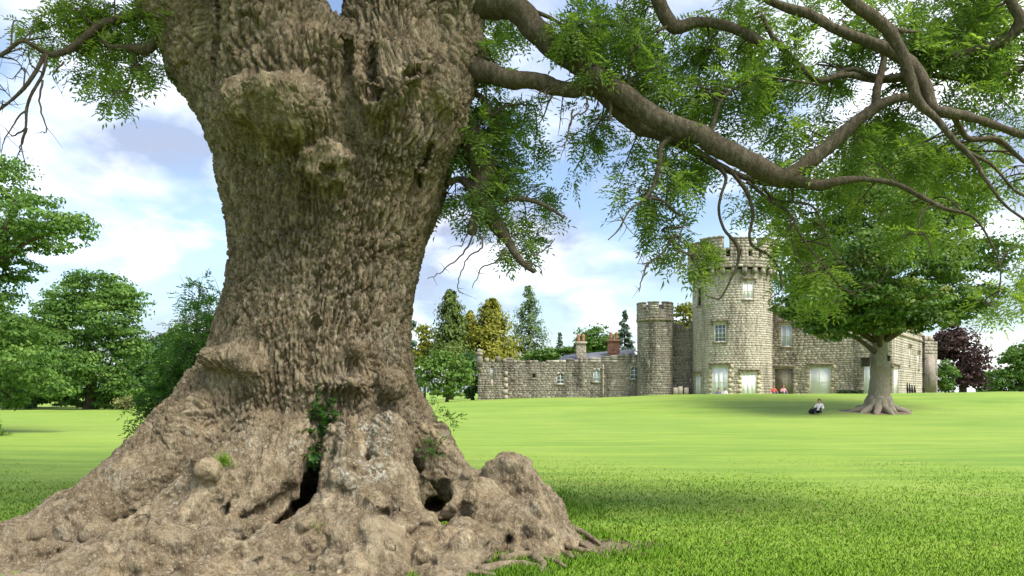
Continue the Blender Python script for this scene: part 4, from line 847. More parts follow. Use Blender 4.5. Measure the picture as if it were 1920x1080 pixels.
for k in ('door1', 'door2'): window(w, tower, hs[k], M_blind, 1, 2 if k == 'door1' else 1, True, False); surround(w, tower, hs[k], M_gold, 5)
window(w, tower, hs['door0'], M_blind, 1, 1, True, False)
rp = 81 * Yt / F; wp = Wall('round', c=ctr, r=rp); z1 = PZ(478, Yt)
n = 26
for i in range(n):      # corbels under the parapet
    u = 2 * math.pi * rp * i / n; one(wp, "corbel", M_hall, tower, u - .22, u + .22, zt - .5, zt + .12, .03, rp - w.r + .2, tint=random.uniform(.1, .7))
Lc = 2 * math.pi * rp; H2 = []
for i in range(n):
    if i % 4 in (0, 1): u = Lc * (i + .5) / n; H2.append((u - .2, u + .2, PZ(494, Yt), PZ(481.5, Yt)))
put("parapet", wall_shell(wp, 0, Lc, zt + .12, z1, H2, .6, True), M_hall, tower)
put("parapet_stones", stones(wp, 0, Lc, zt + .12, z1, H2, .28, (.3, .7), .04, .25, .35, 9), M_hall, tower, kind="stuff")
wi = Wall('round', c=ctr, r=rp - .62); put("shade_lining", wall_shell(wi, 0, Lc * (rp - .62) / rp, zt + .1, z1 - .02, [], .2, True), M_dark, tower)  # near-black ring behind the parapet openings, their inner shade as colour
nm = 9
for i in range(nm):
    u0 = Lc * (i + .42) / nm + .32; u1 = Lc * (i + 1.42) / nm - .32; so = Soup(); zt2 = PZ(456 if i % 2 else 460, Yt)
    wp.box(so, u0, u1, z1 - .003, zt2 - .16, .004, .55, tint=.35); wp.box(so, u0 - .05, u1 + .05, zt2 - .159, zt2, -.07, .62, tint=.2)
    o = put("merlon", so, M_hall, tower); put("merlon_stones", stones(wp, u0, u1, z1, zt2 - .16, [], .28, (.3, .7), .04, .25, .35, 30 + i), M_hall, o, kind="stuff")
so = Soup(); a = np.linspace(0, 2 * math.pi, 40, endpoint=False)
so.add(np.vstack([np.stack([ctr[0] + (w.r + .1) * np.cos(a), ctr[1] + (w.r + .1) * np.sin(a), np.full(40, zt + .3)], 1), [[ctr[0], ctr[1], zt + .8]]]), np.array([[i, (i + 1) % 40, 40] for i in range(40)])); put("roof", so, M_slate, tower)
def pipe(par, x, yp, y0, y1, Yd, r=.075, name="drainpipe", mat=None):
    p0, p1 = P(x, y1, Yd), P(x, y0, Yd); V, q, t = tube(np.linspace(p0, p1, 9), np.full(9, r), 8); so = Soup(); so.add(V, q, t)
    for k in range(4): 
        c = p0 + (p1 - p0) * (k + .5) / 4; so.add(boxv(c[0] - r * 1.5, c[0] + r * 1.5, c[1] - r * 1.5, c[1] + r * 1.5, c[2] - .05, c[2] + .05), BOXF)
    put(name, so, mat or M_pipe, par, False, False)
pipe(tower, 1443.5, 0, 515, 742, 77.6, .11)
# --- slim round turret
Ys = 80.0; cs = (PX(1228, Ys), Ys)
tur = empty("round_turret", (cs[0], cs[1], 1.25), "slim dark rubble round turret with battlements beside the tall tower", "turret")
w = Wall('round', c=cs, r=32.5 * Ys / F); Lc = 2 * math.pi * w.r; za = PZ(602, Ys)
hs = [rect(w, 1215, 1219, 672, 694), rect(w, 1215, 1219, 716, 738)]
put("wall", wall_shell(w, -Lc / 2, Lc / 2, .3, za, hs, .4, True), M_rubble, tur)
put("stonework", stones(w, -Lc / 2, Lc / 2, .6, za, hs, .21, (.2, .5), .045, .28, .42, 4), M_rubble, tur, kind="stuff")
for h in hs: window(w, tur, h, M_white, 1, 1, False, False, M_palewood)
one(Wall('round', c=cs, r=w.r + .1), "string_course", M_trim, tur, 0, 2 * math.pi * (w.r + .1), za - .1, za + .12, -.04, .3)
ring_parapet(tur, cs, w.r + .05, za + .121, PZ(583, Ys), PZ(568.5, Ys), 7, .55, .42, M_rubble, None, 50, .2)
so = Soup(); so.add(np.vstack([np.stack([cs[0] + w.r * np.cos(a), cs[1] + w.r * np.sin(a), np.full(40, za + .2)], 1), [[cs[0], cs[1], za + .5]]]), np.array([[i, (i + 1) % 40, 40] for i in range(40)])); put("roof", so, M_slate, tur)
# --- linking wall between turret and tower
def flat(xa, ya, xb, yb): return Wall('flat', a=(PX(xa, ya), ya), b=(PX(xb, yb), yb))
w = flat(1250, 80.8, 1310, 79.8)
lw = empty("linking_wall", (*w.pt(0, 0)[:2], 1.2), "dark ruined wall with ragged top between the turret and the tall tower", "wall")
zt3 = PZ(622, 80.3)
put("wall", wall_shell(w, 0, w.L, .3, zt3, [], .7), M_rubble, lw); put("stonework", stones(w, 0, w.L, .7, zt3, [], .28, (.28, .7), .06, .2, .3, 6), M_rubble, lw, kind="stuff")
R = random.Random(2); u = 0
while u < w.L - .1:
    L = R.uniform(.3, .6); one(w, "coping_stone", M_rubble, lw, u, min(u + L - .02, w.L), zt3 - .002, zt3 + .25 + .9 * abs(math.sin(u * 1.7)) * R.uniform(.5, 1), .03, .6, tint=R.uniform(0, .7)); u += L
for i, x in enumerate((1267, 1276, 1287)):
    p = P(x, 742, 78.2); so = Soup(); so.add(boxv(p[0] - .22, p[0] + .22, p[1], p[1] + .08, 1.15, 2.05 + .12 * (i % 2)), BOXF)
    o = put("pale_board", so, M_palewood, None, False); tag(o, "pale upright board standing below the dark linking wall", "board", "pale boards below the linking wall")
# --- curtain wall
w = flat(948, 82, 1197, 80.8)
cw = empty("curtain_wall", (*w.pt(w.L / 2, 0)[:2], 1.0), "long low rubble curtain wall with arched windows and two chimneys", "wall")
hA = [rect(w, 1043, 1058, 698, 720), rect(w, 1112, 1125, 691, 716), rect(w, 1182, 1197, 686, 711)]; hB = rect(w, 997, 1005, 700, 709)
def top_at(x): return np.interp(x, [950, 960, 1000, 1050, 1130, 1195], [670, 674, 677, 675, 669, 662])
segs = [950, 1000, 1050, 1110, 1160, 1197]
zb = PZ(680, 81.4)
put("wall", wall_shell(w, 0, w.L, -.2, zb, hA + [hB], .6), M_rubble, cw)
put("stonework", stones(w, 0, w.L, .2, zb, hA + [hB], .2, (.2, .6), .05, .3, .45, 8), M_rubble, cw, kind="stuff")
u = 0; R = random.Random(5)
while u < w.L - .05:
    L = R.uniform(.45, .95); p = w.pt(u, 0); x = 960 + F * p[0] / p[1]
    v = zb - .002
    top = PZ(top_at(x), p[1]) + R.uniform(-.12, .12)
    while v < top - .1:
        h_ = min(.28, top - v); one(w, "coping_stone", M_rubble, cw, u + .01, min(u + L, w.L) - .01, v, v + h_ - .012, R.uniform(-.05, .03), .55, tint=R.uniform(.1, .95)); v += h_
    u += L
for h in hA:
    u0, u1, v0, v1 = h; window(w, cw, h, M_glass if h is not hA[1] else M_lancet, 2, 3, False, True, bar=.06)
    # pointed head filling the top corners
    um = (u0 + u1) / 2; Q = np.array([[0, 1, 2], [3, 5, 4], [0, 3, 4], [0, 4, 1], [1, 4, 5], [1, 5, 2], [2, 5, 3], [2, 3, 0]])
    for s in (u0, u1):
        so = Soup(); vs_ = v1 - .45
        so.add([w.pt(s, vs_, -.02), w.pt(s, v1 + .02, -.02), w.pt(um, v1 + .02, -.02), w.pt(s, vs_, .15), w.pt(s, v1 + .02, .15), w.pt(um, v1 + .02, .15)], Q, tint=.9); put("arch_stone", so, M_rubble, cw)
window(w, cw, hB, M_dark, 1, 1, False, True, M_trim)
pipe(cw, 1131, 0, 684, 745, 80.9, .07, "downpipe", M_palewood)
for (x0, x1, yt, mat) in ((1080, 1098, 641, M_hall), (1140, 1161, 637, M_brick)):
    Yc = 82.6; so = Soup(); a0, a1 = PX(x0, Yc), PX(x1, Yc); zz1 = PZ(yt, Yc)
    so.add(boxv(a0, a1, Yc - .45, Yc + .45, 4.0, zz1 - .25), BOXF, tint=.4); so.add(boxv(a0 - .1, a1 + .1, Yc - .55, Yc + .55, zz1 - .249, zz1), BOXF, tint=.7)
    ch = put("chimney", so, mat, cw)
    ws = Wall('flat', a=(a0, Yc - .45), b=(a1, Yc - .45)); put("chimney_stones", stones(ws, 0, ws.L, 5.2, zz1 - .25, [], .14, (.2, .35), .03, .25, .5, 3), mat, ch, kind="stuff")
    for k in range(2):
        c = np.array([a0 + (a1 - a0) * (k * .5 + .25), Yc, zz1 - .01]); V, q, t = tube([c, c + [0, 0, .25], c + [0, 0, .6], c + [0, 0, .75]], [.2, .17, .16, .2], 10); so = Soup(); so.add(V, q, t); put("chimney_pot", so, M_terra, ch, False, False)
ra, rb = w.pt(w.u_of(1045), 0), w.pt(w.u_of(1196), 0)
so = Soup(); z0r = PZ(676, 81.5); z1r = PZ(662, 83); z2r = PZ(655, 83)
V = [(ra[0], ra[1] + .62, z0r), (rb[0], rb[1] + .62, z0r + .3), (rb[0], rb[1] + 3.5, z2r + .1), (ra[0] + 1, ra[1] + 3.5, z1r - .1)]
V2_ = [(x, y, z - .15) for x, y, z in V]; so.add(V + V2_, np.array([[0, 1, 2, 3], [7, 6, 5, 4], [0, 4, 5, 1], [1, 5, 6, 2], [2, 6, 7, 3], [3, 7, 4, 0]])); put("slate_roof", so, M_slate, cw, False)
# --- end tower of the curtain wall
w = flat(896, 80.5, 951, 80.5)
et = empty("end_tower", (*w.pt(w.L / 2, 0)[:2], .8), "squat square end tower with pale lancet window at the curtain wall's end", "tower")
hl = rect(w, 919, 925.5, 688, 712); ztp = PZ(680, 80.5)
put("wall", wall_shell(w, 0, w.L, -.3, ztp, [hl], .5), M_rubble, et); put("stonework", stones(w, 0, w.L, .1, ztp, [hl], .22, (.22, .5), .03, .2, .45, 12), M_rubble, et, kind="stuff")
window(w, et, hl, M_lancet, 1, 2, False, False, M_palewood); one(w, "arrow_slit", M_palewood, et, hl[0] + .09, hl[1] - .09, hl[2] - .95, hl[2] - .02, -.05, .1)
for nm_, (A_, B_) in (("side_wall", ((w.a[0], w.a[1] + 3.5), w.a)), ("side_wall", (w.b, (w.b[0], w.b[1] + 3.5)))):
    ws = Wall('flat', a=A_, b=B_); put(nm_, wall_shell(ws, 0, ws.L - .001, -.3, ztp, [], .5), M_rubble, et); put("side_stonework", stones(ws, 0, ws.L, .1, ztp, [], .22, (.22, .5), .03, .2, .45, 13), M_rubble, et, kind="stuff")
R = random.Random(9); nmr = 5
for i in range(nmr):
    a0 = w.L * i / nmr; one(w, "merlon", M_rubble, et, a0 + .08, a0 + w.L / nmr - .08, ztp - .002, ztp + (.62 if i % 2 else .4) * R.uniform(.8, 1.1), .0, .45, tint=R.uniform(.2, .7))
for k in range(5): one(w, "quoin", M_hall, et, w.L - (.5 if k % 2 else .32), w.L + .06, .75 + k * .62, .75 + k * .62 + .5, -.05, .3, tint=R.uniform(.4, .9))
cb = np.array([PX(899, 80.3), 80.4, 0]); so = Soup()
for z0_, z1_, r0_, r1_ in ((PZ(696, 80.4), PZ(689, 80.4), .12, .36), (PZ(689, 80.4), PZ(666, 80.4), .36, .36), (PZ(666, 80.4), PZ(662, 80.4), .44, .44), (PZ(662, 80.4), PZ(656, 80.4), .34, .30)):
    V, q, t = tube([cb + [0, 0, z0_], cb + [0, 0, z1_]], [r0_, r1_], 6); so.add(V, q, t, tint=.4)
put("bartizan", so, M_rubble, et)
# --- hall range right of the tower
w = flat(1438, 80.0, 1600, 76.0)
hall = empty("hall_range", (*w.pt(w.L / 2, 0)[:2], 1.4), "lichened stone hall range with white tall window right of the tall tower", "building")
zh = PZ(586, 79); hw = {'sash': rect(w, 1465, 1484, 609, 650), 'tall': rect(w, 1518, 1557.5, 689, 742), 'blind': rect(w, 1453, 1486, 692, 742)}
Hh = [hw['sash'], hw['tall'], hw['blind']]
put("wall", wall_shell(w, 0, w.L, .3, zh, Hh, .5), M_hall, hall); put("stonework", stones(w, 0, w.L, .8, zh, Hh, .22, (.22, .65), .05, .3, .5, 15), M_hall, hall, kind="stuff")
window(w, hall, hw['sash'], M_lancet, 2, 2); window(w, hall, hw['tall'], M_blind, 2, 2, True, False); surround(w, hall, hw['tall'], M_gold, 8)
u0, u1, v0, v1 = hw['blind']; put("blind_panel", (lambda s_: (w.box(s_, u0, u1, v0, v1, .14, .3, .3), s_)[1])(Soup()), M_hall, hall)
so = Soup(); w.box(so, u0 - .2, u1 + .2, v1 + .2, v1 + .36, -.16, .1); put("hood_mould", so, M_trim, hall)
surround(w, hall, hw['blind'], M_hall, 9)
one(w, "string_course", M_trim, hall, .02, w.L - .02, zh - .18, zh + .02, -.1, .3)
k = 0; u = .3
while u < w.L - .9:
    one(w, "merlon", M_hall, hall, u, u + 1.15, zh + .021, zh + .95, .02, .48, tint=.3 + .1 * (k % 4)); u += 1.75; k += 1
w2 = flat(1600, 76.0, 1673, 73.6)
wing = empty("gabled_wing", (*w2.pt(w2.L, 0)[:2], 1.5), "lower bright stone wing with receding side wall behind the trunk of the park tree", "building")
zw = PZ(614, 73.6); h1 = rect(w2, 1620, 1633, 680, 742); h2 = rect(w2, 1586 + 16, 1617, 683, 742)
put("wall", wall_shell(w2, 0, w2.L, .3, zw, [h1], .5), M_hall, wing); put("stonework", stones(w2, 0, w2.L, .8, zw, [h1], .22, (.22, .65), .05, .3, .5, 16), M_hall, wing, kind="stuff")
window(w2, wing, h1, M_blind, 1, 2, True, False)
w3 = flat(1673, 73.6, 1731, 87.5)
zs = zw
hd = rect(w3, 1671 + 3, 1684, 690, 742); s1 = rect(w3, 1704, 1706.5, 652, 684); s2 = rect(w3, 1720.5, 1723, 664, 692)
put("side_wall", wall_shell(w3, .002, w3.L, .4, zs, [hd, s1, s2], .5), M_pale, wing); put("side_stonework", stones(w3, 0, w3.L, .8, zs, [hd, s1, s2], .23, (.25, .7), .03, .25, .62, 17), M_pale, wing, kind="stuff")  # paler stone than the front wall; sunlit brightness put into the colour
window(w3, wing, hd, M_blind, 1, 1, True, False); window(w3, wing, s1, M_lancet, 1, 2, True, True); window(w3, wing, s2, M_lancet, 1, 2, True, True)
one(w3, "string_course", M_trim, wing, .1, w3.L, zs - .55, zs - .36, -.12, .1)
u = .2
while u < w3.L - 1: one(w3, "merlon", M_pale, wing, u, u + 1.3, zs - .002, zs + .7, .02, .45, tint=.5); u += 2.0
pipe(wing, 1731.5, 0, 630, 742, 87.0, .16, "drainpipe", M_wood)
w4 = flat(1731, 87.6, 1757.5, 88.5); zc4 = PZ(640, 88)
cor = empty("corner_tower", (*w4.pt(w4.L / 2, 0)[:2], 1.5), "brownish square corner tower at the castle's far end beside the copper beech", "tower")
put("wall", wall_shell(w4, 0, w4.L, .4, zc4, [], .4), M_hall, cor); put("stonework", stones(w4, 0, w4.L, .8, zc4, [], .32, (.3, .7), .05, .22, .4, 18), M_hall, cor, kind="stuff")
w5 = Wall('flat', a=w4.b, b=(w4.b[0] + 1.8, w4.b[1] + 4)); put("side_wall", wall_shell(w5, .002, w5.L, .4, zc4, [], .4), M_pale, cor)
for i in range(2): one(w4, "merlon", M_hall, cor, .1 + i * .9, .75 + i * .85, zc4 - .002, zc4 + .6, .02, .38, tint=.4)
one(w4, "panel", M_rubble, cor, .2, w4.L - .2, PZ(735, 88), PZ(668, 88), -.06, .1, tint=.35)
# back faces and roofs so the ranges are solid
def roof_slab(par, pts, z0, z1):
    so = Soup(); n = len(pts); V = [(x, y, z0) for x, y in pts] + [(x, y, z1) for x, y in pts]
    so.add(V, np.array([[i, (i + 1) % n, n + (i + 1) % n, n + i] for i in range(n)]))
    if n == 4: so.add(V, np.array([[3, 2, 1, 0], [4, 5, 6, 7]]))
    put("roof", so, M_slate, par, False)
roof_slab(hall, [(w.pt(.05, 0, .52)[0], w.pt(0, 0, .52)[1]), w.pt(w.L - .05, 0, .52)[:2], (w.b[0] + 1, w.b[1] + 11), (w.a[0], w.a[1] + 10)], zh - .6, zh - .3)
pa = w2.pt(.1, 0, .6)[:2]; pb = w3.pt(.6, 0, .55)[:2]; pc = w3.pt(w3.L - .3, 0, .55)[:2]; roof_slab(wing, [pa, pb, pc, (pa[0] + 4, pc[1])], zw - .6, zw - .3)
# ------------------------------------------------------------------ trees of the park
M_oak = leafmat("oak_leaf", (0.0483, 0.108, 0.0246), (0.113, 0.216, 0.04), (0.209, 0.323, 0.0616), .35)
M_syc = leafmat("park_tree_leaf", (0.049, 0.105, 0.0245), (0.114, 0.201, 0.0385), (0.263, 0.289, 0.0788), .35)
M_lime = leafmat("light_green_leaf", (0.06, 0.13, 0.022), (0.115, 0.205, 0.035), (0.18, 0.27, 0.06), .35)
M_deep = leafmat("deep_green_leaf", (0.0291, 0.0788, 0.0277), (0.0546, 0.122, 0.037), (0.1, 0.193, 0.0493), .25)
M_beech = leafmat("copper_leaf", (0.0336, 0.0185, 0.0186), (0.0672, 0.0339, 0.0346), (0.112, 0.0693, 0.0599), .25)
M_cyp = leafmat("dark_cypress", (0.0473, 0.0851, 0.0202), (0.104, 0.151, 0.0302), (0.189, 0.236, 0.0504), .2)
M_gold_l = leafmat("golden_conifer", (0.112, 0.138, 0.0168), (0.25, 0.25, 0.03), (0.388, 0.35, 0.054), .3)
M_blue = leafmat("blue_conifer", (0.0588, 0.101, 0.0756), (0.118, 0.176, 0.134), (0.202, 0.269, 0.202), .2)
M_pine = leafmat("grey_green_conifer", (0.07, 0.119, 0.049), (0.14, 0.21, 0.084), (0.224, 0.294, 0.126), .25)
M_straw = leafmat("straw_grass", (0.16, 0.17, 0.06), (0.27, 0.27, 0.11), (0.38, 0.36, 0.18), .3)
def crown(blobs, Y, leaf, dens, mat, par, name="crown", tintm=.45, sub=None, flat=.75, tj=.15):
    Cs, Ns, Ts = [], [], []
    for (px, py, rx, ry, *dy) in blobs:
        y = Y + (dy[0] if dy else 0); c = P(px, py, y); R_ = np.array([rx, (rx + ry) / 2, ry]) * y / F
        area = rx * ry * 3.1; lp = leaf * F / y; n = int(area / (lp * lp * .5) * 8.0 * dens); ns = max(12, int(sub or (18 + (rx * ry) ** .5 / 2.4)))
        for i in range(ns):
            u = unit(rng.normal(size=3)) * rng.uniform(.15, 1) ** .42; sc = c + u * R_ * .86; sr = R_.min() * rng.uniform(.32, .6); tt = tintm + rng.normal() * tj
            m = max(5, n // ns); d = unit(rng.normal(size=(m, 3))); d[:, 2] = np.abs(d[:, 2]) * rng.uniform(-.4, 1, m) 
            d = unit(d); rr = sr * rng.uniform(.55, 1.12, (m, 1)); Cs.append(sc + d * rr * [1.15, 1.15, flat])
            Ns.append(unit(d * .9 + np.array([0, 0, .35]) + rng.normal(size=(m, 3)) * .45)); Ts.append(np.clip(tt + rng.normal(size=m) * .12, 0, 1))
    C = np.vstack(Cs); Nn = np.vstack(Ns); T = np.concatenate(Ts); n = len(C)
    V, f = leaf_quads(C, Nn, leaf * rng.uniform(.7, 1.35, n), .62)
    g = GZ(V[:, 0], V[:, 1]); V[:, 2] = np.maximum(V[:, 2], g + .03)
    o = link(name, mk_mesh(name, V, f, False, {'tint': np.repeat(T, 4)}), mat, par); tag(o, kind="stuff"); return o
def tree(name, label, bx, Y, tr, blobs, leaf, dens, mat, cat="tree", group=None, bark=None, tintm=.45, fork=.45, tj=.15, flat=.75, limbs=True):
    X = PX(bx, Y); g = float(GZ(X, Y)); t = empty(name, (X, Y, g), label, cat, group)
    cs = [P(b[0], b[1], Y + (b[4] if len(b) > 4 else 0)) for b in blobs]; base = np.array([X, Y, g - .15]); top = max(c[2] for c in cs); low = min(c[2] for c in cs)
    zf = g + (top - g) * fork; ctr = np.mean(cs, 0)
    path = catmull([base, [X + tr * .1, Y, g + (zf - g) * .5], [X * .7 + ctr[0] * .3, Y, zf], [ctr[0], Y, top - (top - zf) * .15]], 6)
    n = len(path); rad = tr * (np.linspace(1, .22, n) ** .8); rad[0] *= 1.5; rad[1] *= 1.22
    V, q, tt = tube(catmull(path, 3), np.interp(np.linspace(0, 1, 3 * (n - 1) + 1), np.linspace(0, 1, n), rad), 20, .16, 4); link("trunk", mk_mesh("trunk", V, [q, tt], True), bark or M_bark3, t)
    if limbs:
        for c in cs:
            j = np.argmin(np.abs(path[:, 2] - (c[2] - .35 * np.linalg.norm((path[:, :2] - c[:2]), axis=1).min() - .3))); j = max(j, int(n * .42)); s = path[j]
            p2 = catmull([s, (s + c) / 2 + [0, 0, .08 * np.linalg.norm(c - s)], c], 5); r0 = min(rad[j] * .5, tr * .26)
            V, q, tt = tube(p2, np.linspace(r0, r0 * .25, len(p2)), 7, .1, 2); link("limb", mk_mesh("limb", V, [q, tt], True), M_bark3, t)
    crown(blobs, Y, leaf, dens, mat, t, tintm=tintm, tj=tj, flat=flat); return t
def conifer(name, label, px, ytop, ybase, hw, Y, mat, style='dense', leaf=.4, cat="tree", group=None, n=5000, pw=.8):
    X = PX(px, Y); g = float(GZ(X, Y)); zt_ = PZ(ytop, Y); zb_ = max(g + .3, PZ(ybase, Y)); Wd = hw * Y / F; t = empty(name, (X, Y, g), label, cat, group)
    V, q, tt = tube(np.linspace([X, Y, g - .1], [X, Y, zt_], 8), np.linspace(Wd * .11 + .1, .03, 8), 8); link("trunk", mk_mesh("trunk", V, [q, tt], True), M_bark3, t)
    Hh_ = zt_ - zb_; Cs, Ns, Ts, Ds = [], [], [], []
    nb = 130 if style == 'dense' else 75 if style == 'open' else 85; so = Soup()
    for i in range(nb):
        h = 1 - (i + rng.uniform(0, 1)) / nb; s = 1 - h
        rad = Wd * (s ** pw) * rng.uniform(.72, 1.12) + .15; a = rng.uniform(0, 2 * math.pi); dv = np.array([math.cos(a), math.sin(a), 0]); m = max(6, int(n / nb * (.4 + 1.2 * s)))
        u = rng.uniform(.12, 1, m) ** .6; droop = {'dense': .25, 'open': .12, 'spruce': -.32}[style]
        b = np.array([X, Y, zb_ + Hh_ * h]); p = b + dv * (u * rad)[:, None]; p[:, 2] += droop * rad * u + (.10 * rad * u * u if style == 'spruce' else 0)
        sp = {'dense': .30, 'open': .24, 'spruce': .13}[style] * rad + .12; p += rng.normal(size=(m, 3)) * sp * np.array([.6, .6, .5 if style != 'spruce' else .32])
        Cs.append(p); Ts.append(np.clip(.45 + rng.normal() * .16 + rng.normal(size=m) * .1, 0, 1)); Ns.append(unit(dv + np.array([0, 0, .6]) + rng.normal(size=(m, 3)) * .5)); Ds.append(unit(np.array([0, 0, 1.0 if style == 'dense' else -.2]) + dv * .6 + rng.normal(size=(m, 3)) * .4))
        if style != 'dense': V, q, tt = tube([b, b + dv * rad * .5 + [0, 0, droop * rad * .5], b + dv * rad + [0, 0, droop * rad]], [.06, .04, .015], 4); so.add(V, q, tt)
    if so.n: tag(so.build("boughs", M_bark3, t), kind="stuff")
    C = np.vstack(Cs); k = len(C); V, f = leaf_quads(C, np.vstack(Ns), leaf * rng.uniform(.7, 1.3, k), .5, np.vstack(Ds)); V[:, 2] = np.maximum(V[:, 2], g + .03)
    tag(link("crown", mk_mesh("crown", V, f, False, {'tint': np.repeat(np.concatenate(Ts), 4)}), mat, t), kind="stuff"); return t
# --- single park tree in front of the hall
tree("park_tree", "broad spreading tree with stout pale trunk standing before the hall range", 1648, 53, .74,
     [(1650, 560, 105, 50), (1560, 602, 82, 32, -1), (1510, 590, 45, 28), (1600, 510, 110, 60, -2), (1535, 450, 75, 60), (1650, 410, 115, 70, -1), (1745, 430, 90, 60, 1), (1770, 545, 80, 40, -1), (1835, 560, 55, 34), (1850, 480, 52, 44), (1605, 335, 95, 60), (1700, 320, 95, 60, 1), (1795, 380, 70, 50, 1), (1660, 265, 75, 45), (1700, 590, 70, 30, 2), (1790, 470, 50, 35, -2), (1620, 615, 50, 22, 1), (1650, 605, 60, 26, -3), (1600, 570, 80, 42, -4), (1705, 560, 75, 42, -4), (1650, 480, 90, 55, -5), (1655, 545, 75, 36, -5), (1760, 500, 60, 40, -3), (1745, 600, 55, 24, -2), (1560, 622, 60, 22, -2), (1485, 580, 42, 32), (1800, 585, 55, 28), (1700, 612, 40, 18, -2), (1510, 520, 55, 45)],
     .27, .8, M_syc, bark=M_bark2, tintm=.42, fork=.36, tj=.2)
PT = bpy.data.objects["park_tree"]
for a in np.linspace(0, 2 * math.pi, 13)[:-1]:      # buttress roots of the park tree
    b0 = np.array(PT.location); dv = np.array([math.cos(a), math.sin(a), 0]); L = rng.uniform(1.1, 1.75)
    pts = [b0 + dv * .4 + [0, 0, .9], b0 + dv * .8 + [0, 0, .3], b0 + dv * L + [0, 0, .08], b0 + dv * L * 1.3 + [0, 0, -.12]]
    for p in pts[2:]: p[2] += float(GZ(p[0], p[1])) - b0[2]
    V, q, tt = tube(catmull(pts, 4), np.linspace(.4, .09, 13), 10, .35, int(a * 10)); link("root", mk_mesh("root", V, [q, tt], True), M_bark2, PT)
def base_earth():
    b0 = np.array(PT.location); n = 36; a = np.linspace(0, 2 * math.pi, n, endpoint=False); V = []
    for k, dz in ((0, .06), (.6, .05), (1, .012)):
        for t in a: x, y = b0[0] + math.cos(t) * k * (2.3 + .4 * math.sin(3 * t)), b0[1] + math.sin(t) * k * (2.0 + .3 * math.sin(5 * t)); V.append((x, y, float(GZ(x, y)) + dz))
    q = np.array([[r * n + i, (r + 1) * n + i, (r + 1) * n + (i + 1) % n, r * n + (i + 1) % n] for r in range(2) for i in range(n)])
    o = link("bare_ground", mk_mesh("bare_ground", np.array(V), q, True), M_dirt); tag(o, "bare earth ring round the park tree's roots", "earth", kind="structure")
base_earth()
# --- left group
tree("oak_tree", "big leafy oak with drooping boughs at the lawn's left edge", -95, 31, .5,
     [(-10, 345, 65, 60), (70, 405, 70, 42, -1), (135, 432, 48, 36, -1), (20, 450, 60, 40), (30, 510, 55, 26, 1), (-40, 560, 70, 60), (40, 625, 60, 34), (-20, 680, 80, 60), (60, 690, 60, 46, -1), (110, 728, 38, 26, -1), (20, 745, 60, 22), (-80, 450, 80, 80), (-120, 600, 80, 90), (95, 460, 40, 26, 1), (5, 820, 14, 14, -3), (-30, 800, 30, 30, -2)], .15, .7, M_oak, tintm=.5, fork=.45, tj=.17)
tree("round_crowned_tree", "tall round crowned green tree behind the lawn left of the ash", 170, 78, .6,
     [(190, 545, 70, 42), (240, 560, 34, 36, -1), (140, 575, 55, 50), (205, 600, 62, 48, -2), (120, 650, 55, 55, -1), (225, 650, 46, 46, -1), (165, 690, 60, 45, -3), (105, 720, 50, 36, -2), (215, 715, 40, 34, -2), (90, 600, 40, 50, 1), (60, 680, 50, 60), (30, 720, 50, 40), (130, 745, 80, 20), (230, 740, 60, 22)], .33, .9, M_oak, tintm=.46, tj=.15)
tree("dark_backing_tree", "dark green tree behind the round crowned tree", 265, 95, .5, [(265, 660, 45, 45), (300, 690, 50, 46), (250, 710, 50, 40), (330, 680, 40, 50), (290, 730, 60, 26)], .42, .85, M_deep)
tree("copper_tree", "small copper red treetop showing above the dark backing tree", 305, 120, .4, [(302, 642, 22, 16), (325, 655, 25, 22)], .4, .9, M_beech)
tree("filler_tree", "mid green tree between the round crowned tree and the oak", 60, 84, .4, [(60, 640, 60, 55), (20, 680, 60, 60), (90, 700, 50, 50), (0, 620, 50, 50)], .36, .8, M_oak, tintm=.4)
tree("edge_tree", "mid green tree beside the thicket behind the ash trunk", 345, 70, .4, [(350, 650, 42, 50), (330, 700, 45, 45), (385, 690, 40, 70), (360, 735, 55, 28)], .32, .8, M_oak, tintm=.35)
tree("dark_hedge_tree", "low dark evergreen under the round crowned tree", 150, 88, .4, [(140, 735, 60, 28), (60, 735, 60, 26), (215, 740, 45, 20), (0, 735, 60, 30)], .36, .9, M_deep)
def bushes(name, label, px, Y, rx, top, leaf, mat, cat="bush", group=None, tintm=.5):
    X = PX(px, Y); g = float(GZ(X, Y)); yb = HOR + (EYE - g) * F / Y; t = empty(name, (X, Y, g), label, cat, group)
    h = (yb - top) / 2; crown([(px, yb - h, rx, h), (px - rx * .4, yb - h * .7, rx * .6, h * .7), (px + rx * .45, yb - h * .6, rx * .55, h * .65)], Y, leaf, .9, mat, t, "foliage", tintm)
    V, q, tt = tube([[X, Y, g - .1], [X, Y, g + .6 * (yb - top) * Y / F]], [.08, .04], 6); link("stem", mk_mesh("stem", V, [q, tt], True), M_bark3, t); return t
bushes("pale_grass_clump", "pale straw coloured ornamental grass clump at the far lawn edge", 232, 74, 19, 738, .28, M_straw, "bush")
bushes("rounded_bush", "rounded green bush next to the pale grass clump", 196, 77, 24, 735, .28, M_oak)
bushes("small_bush", "small dark bush under the oak boughs at the lawn edge", 30, 76, 40, 742, .28, M_deep)
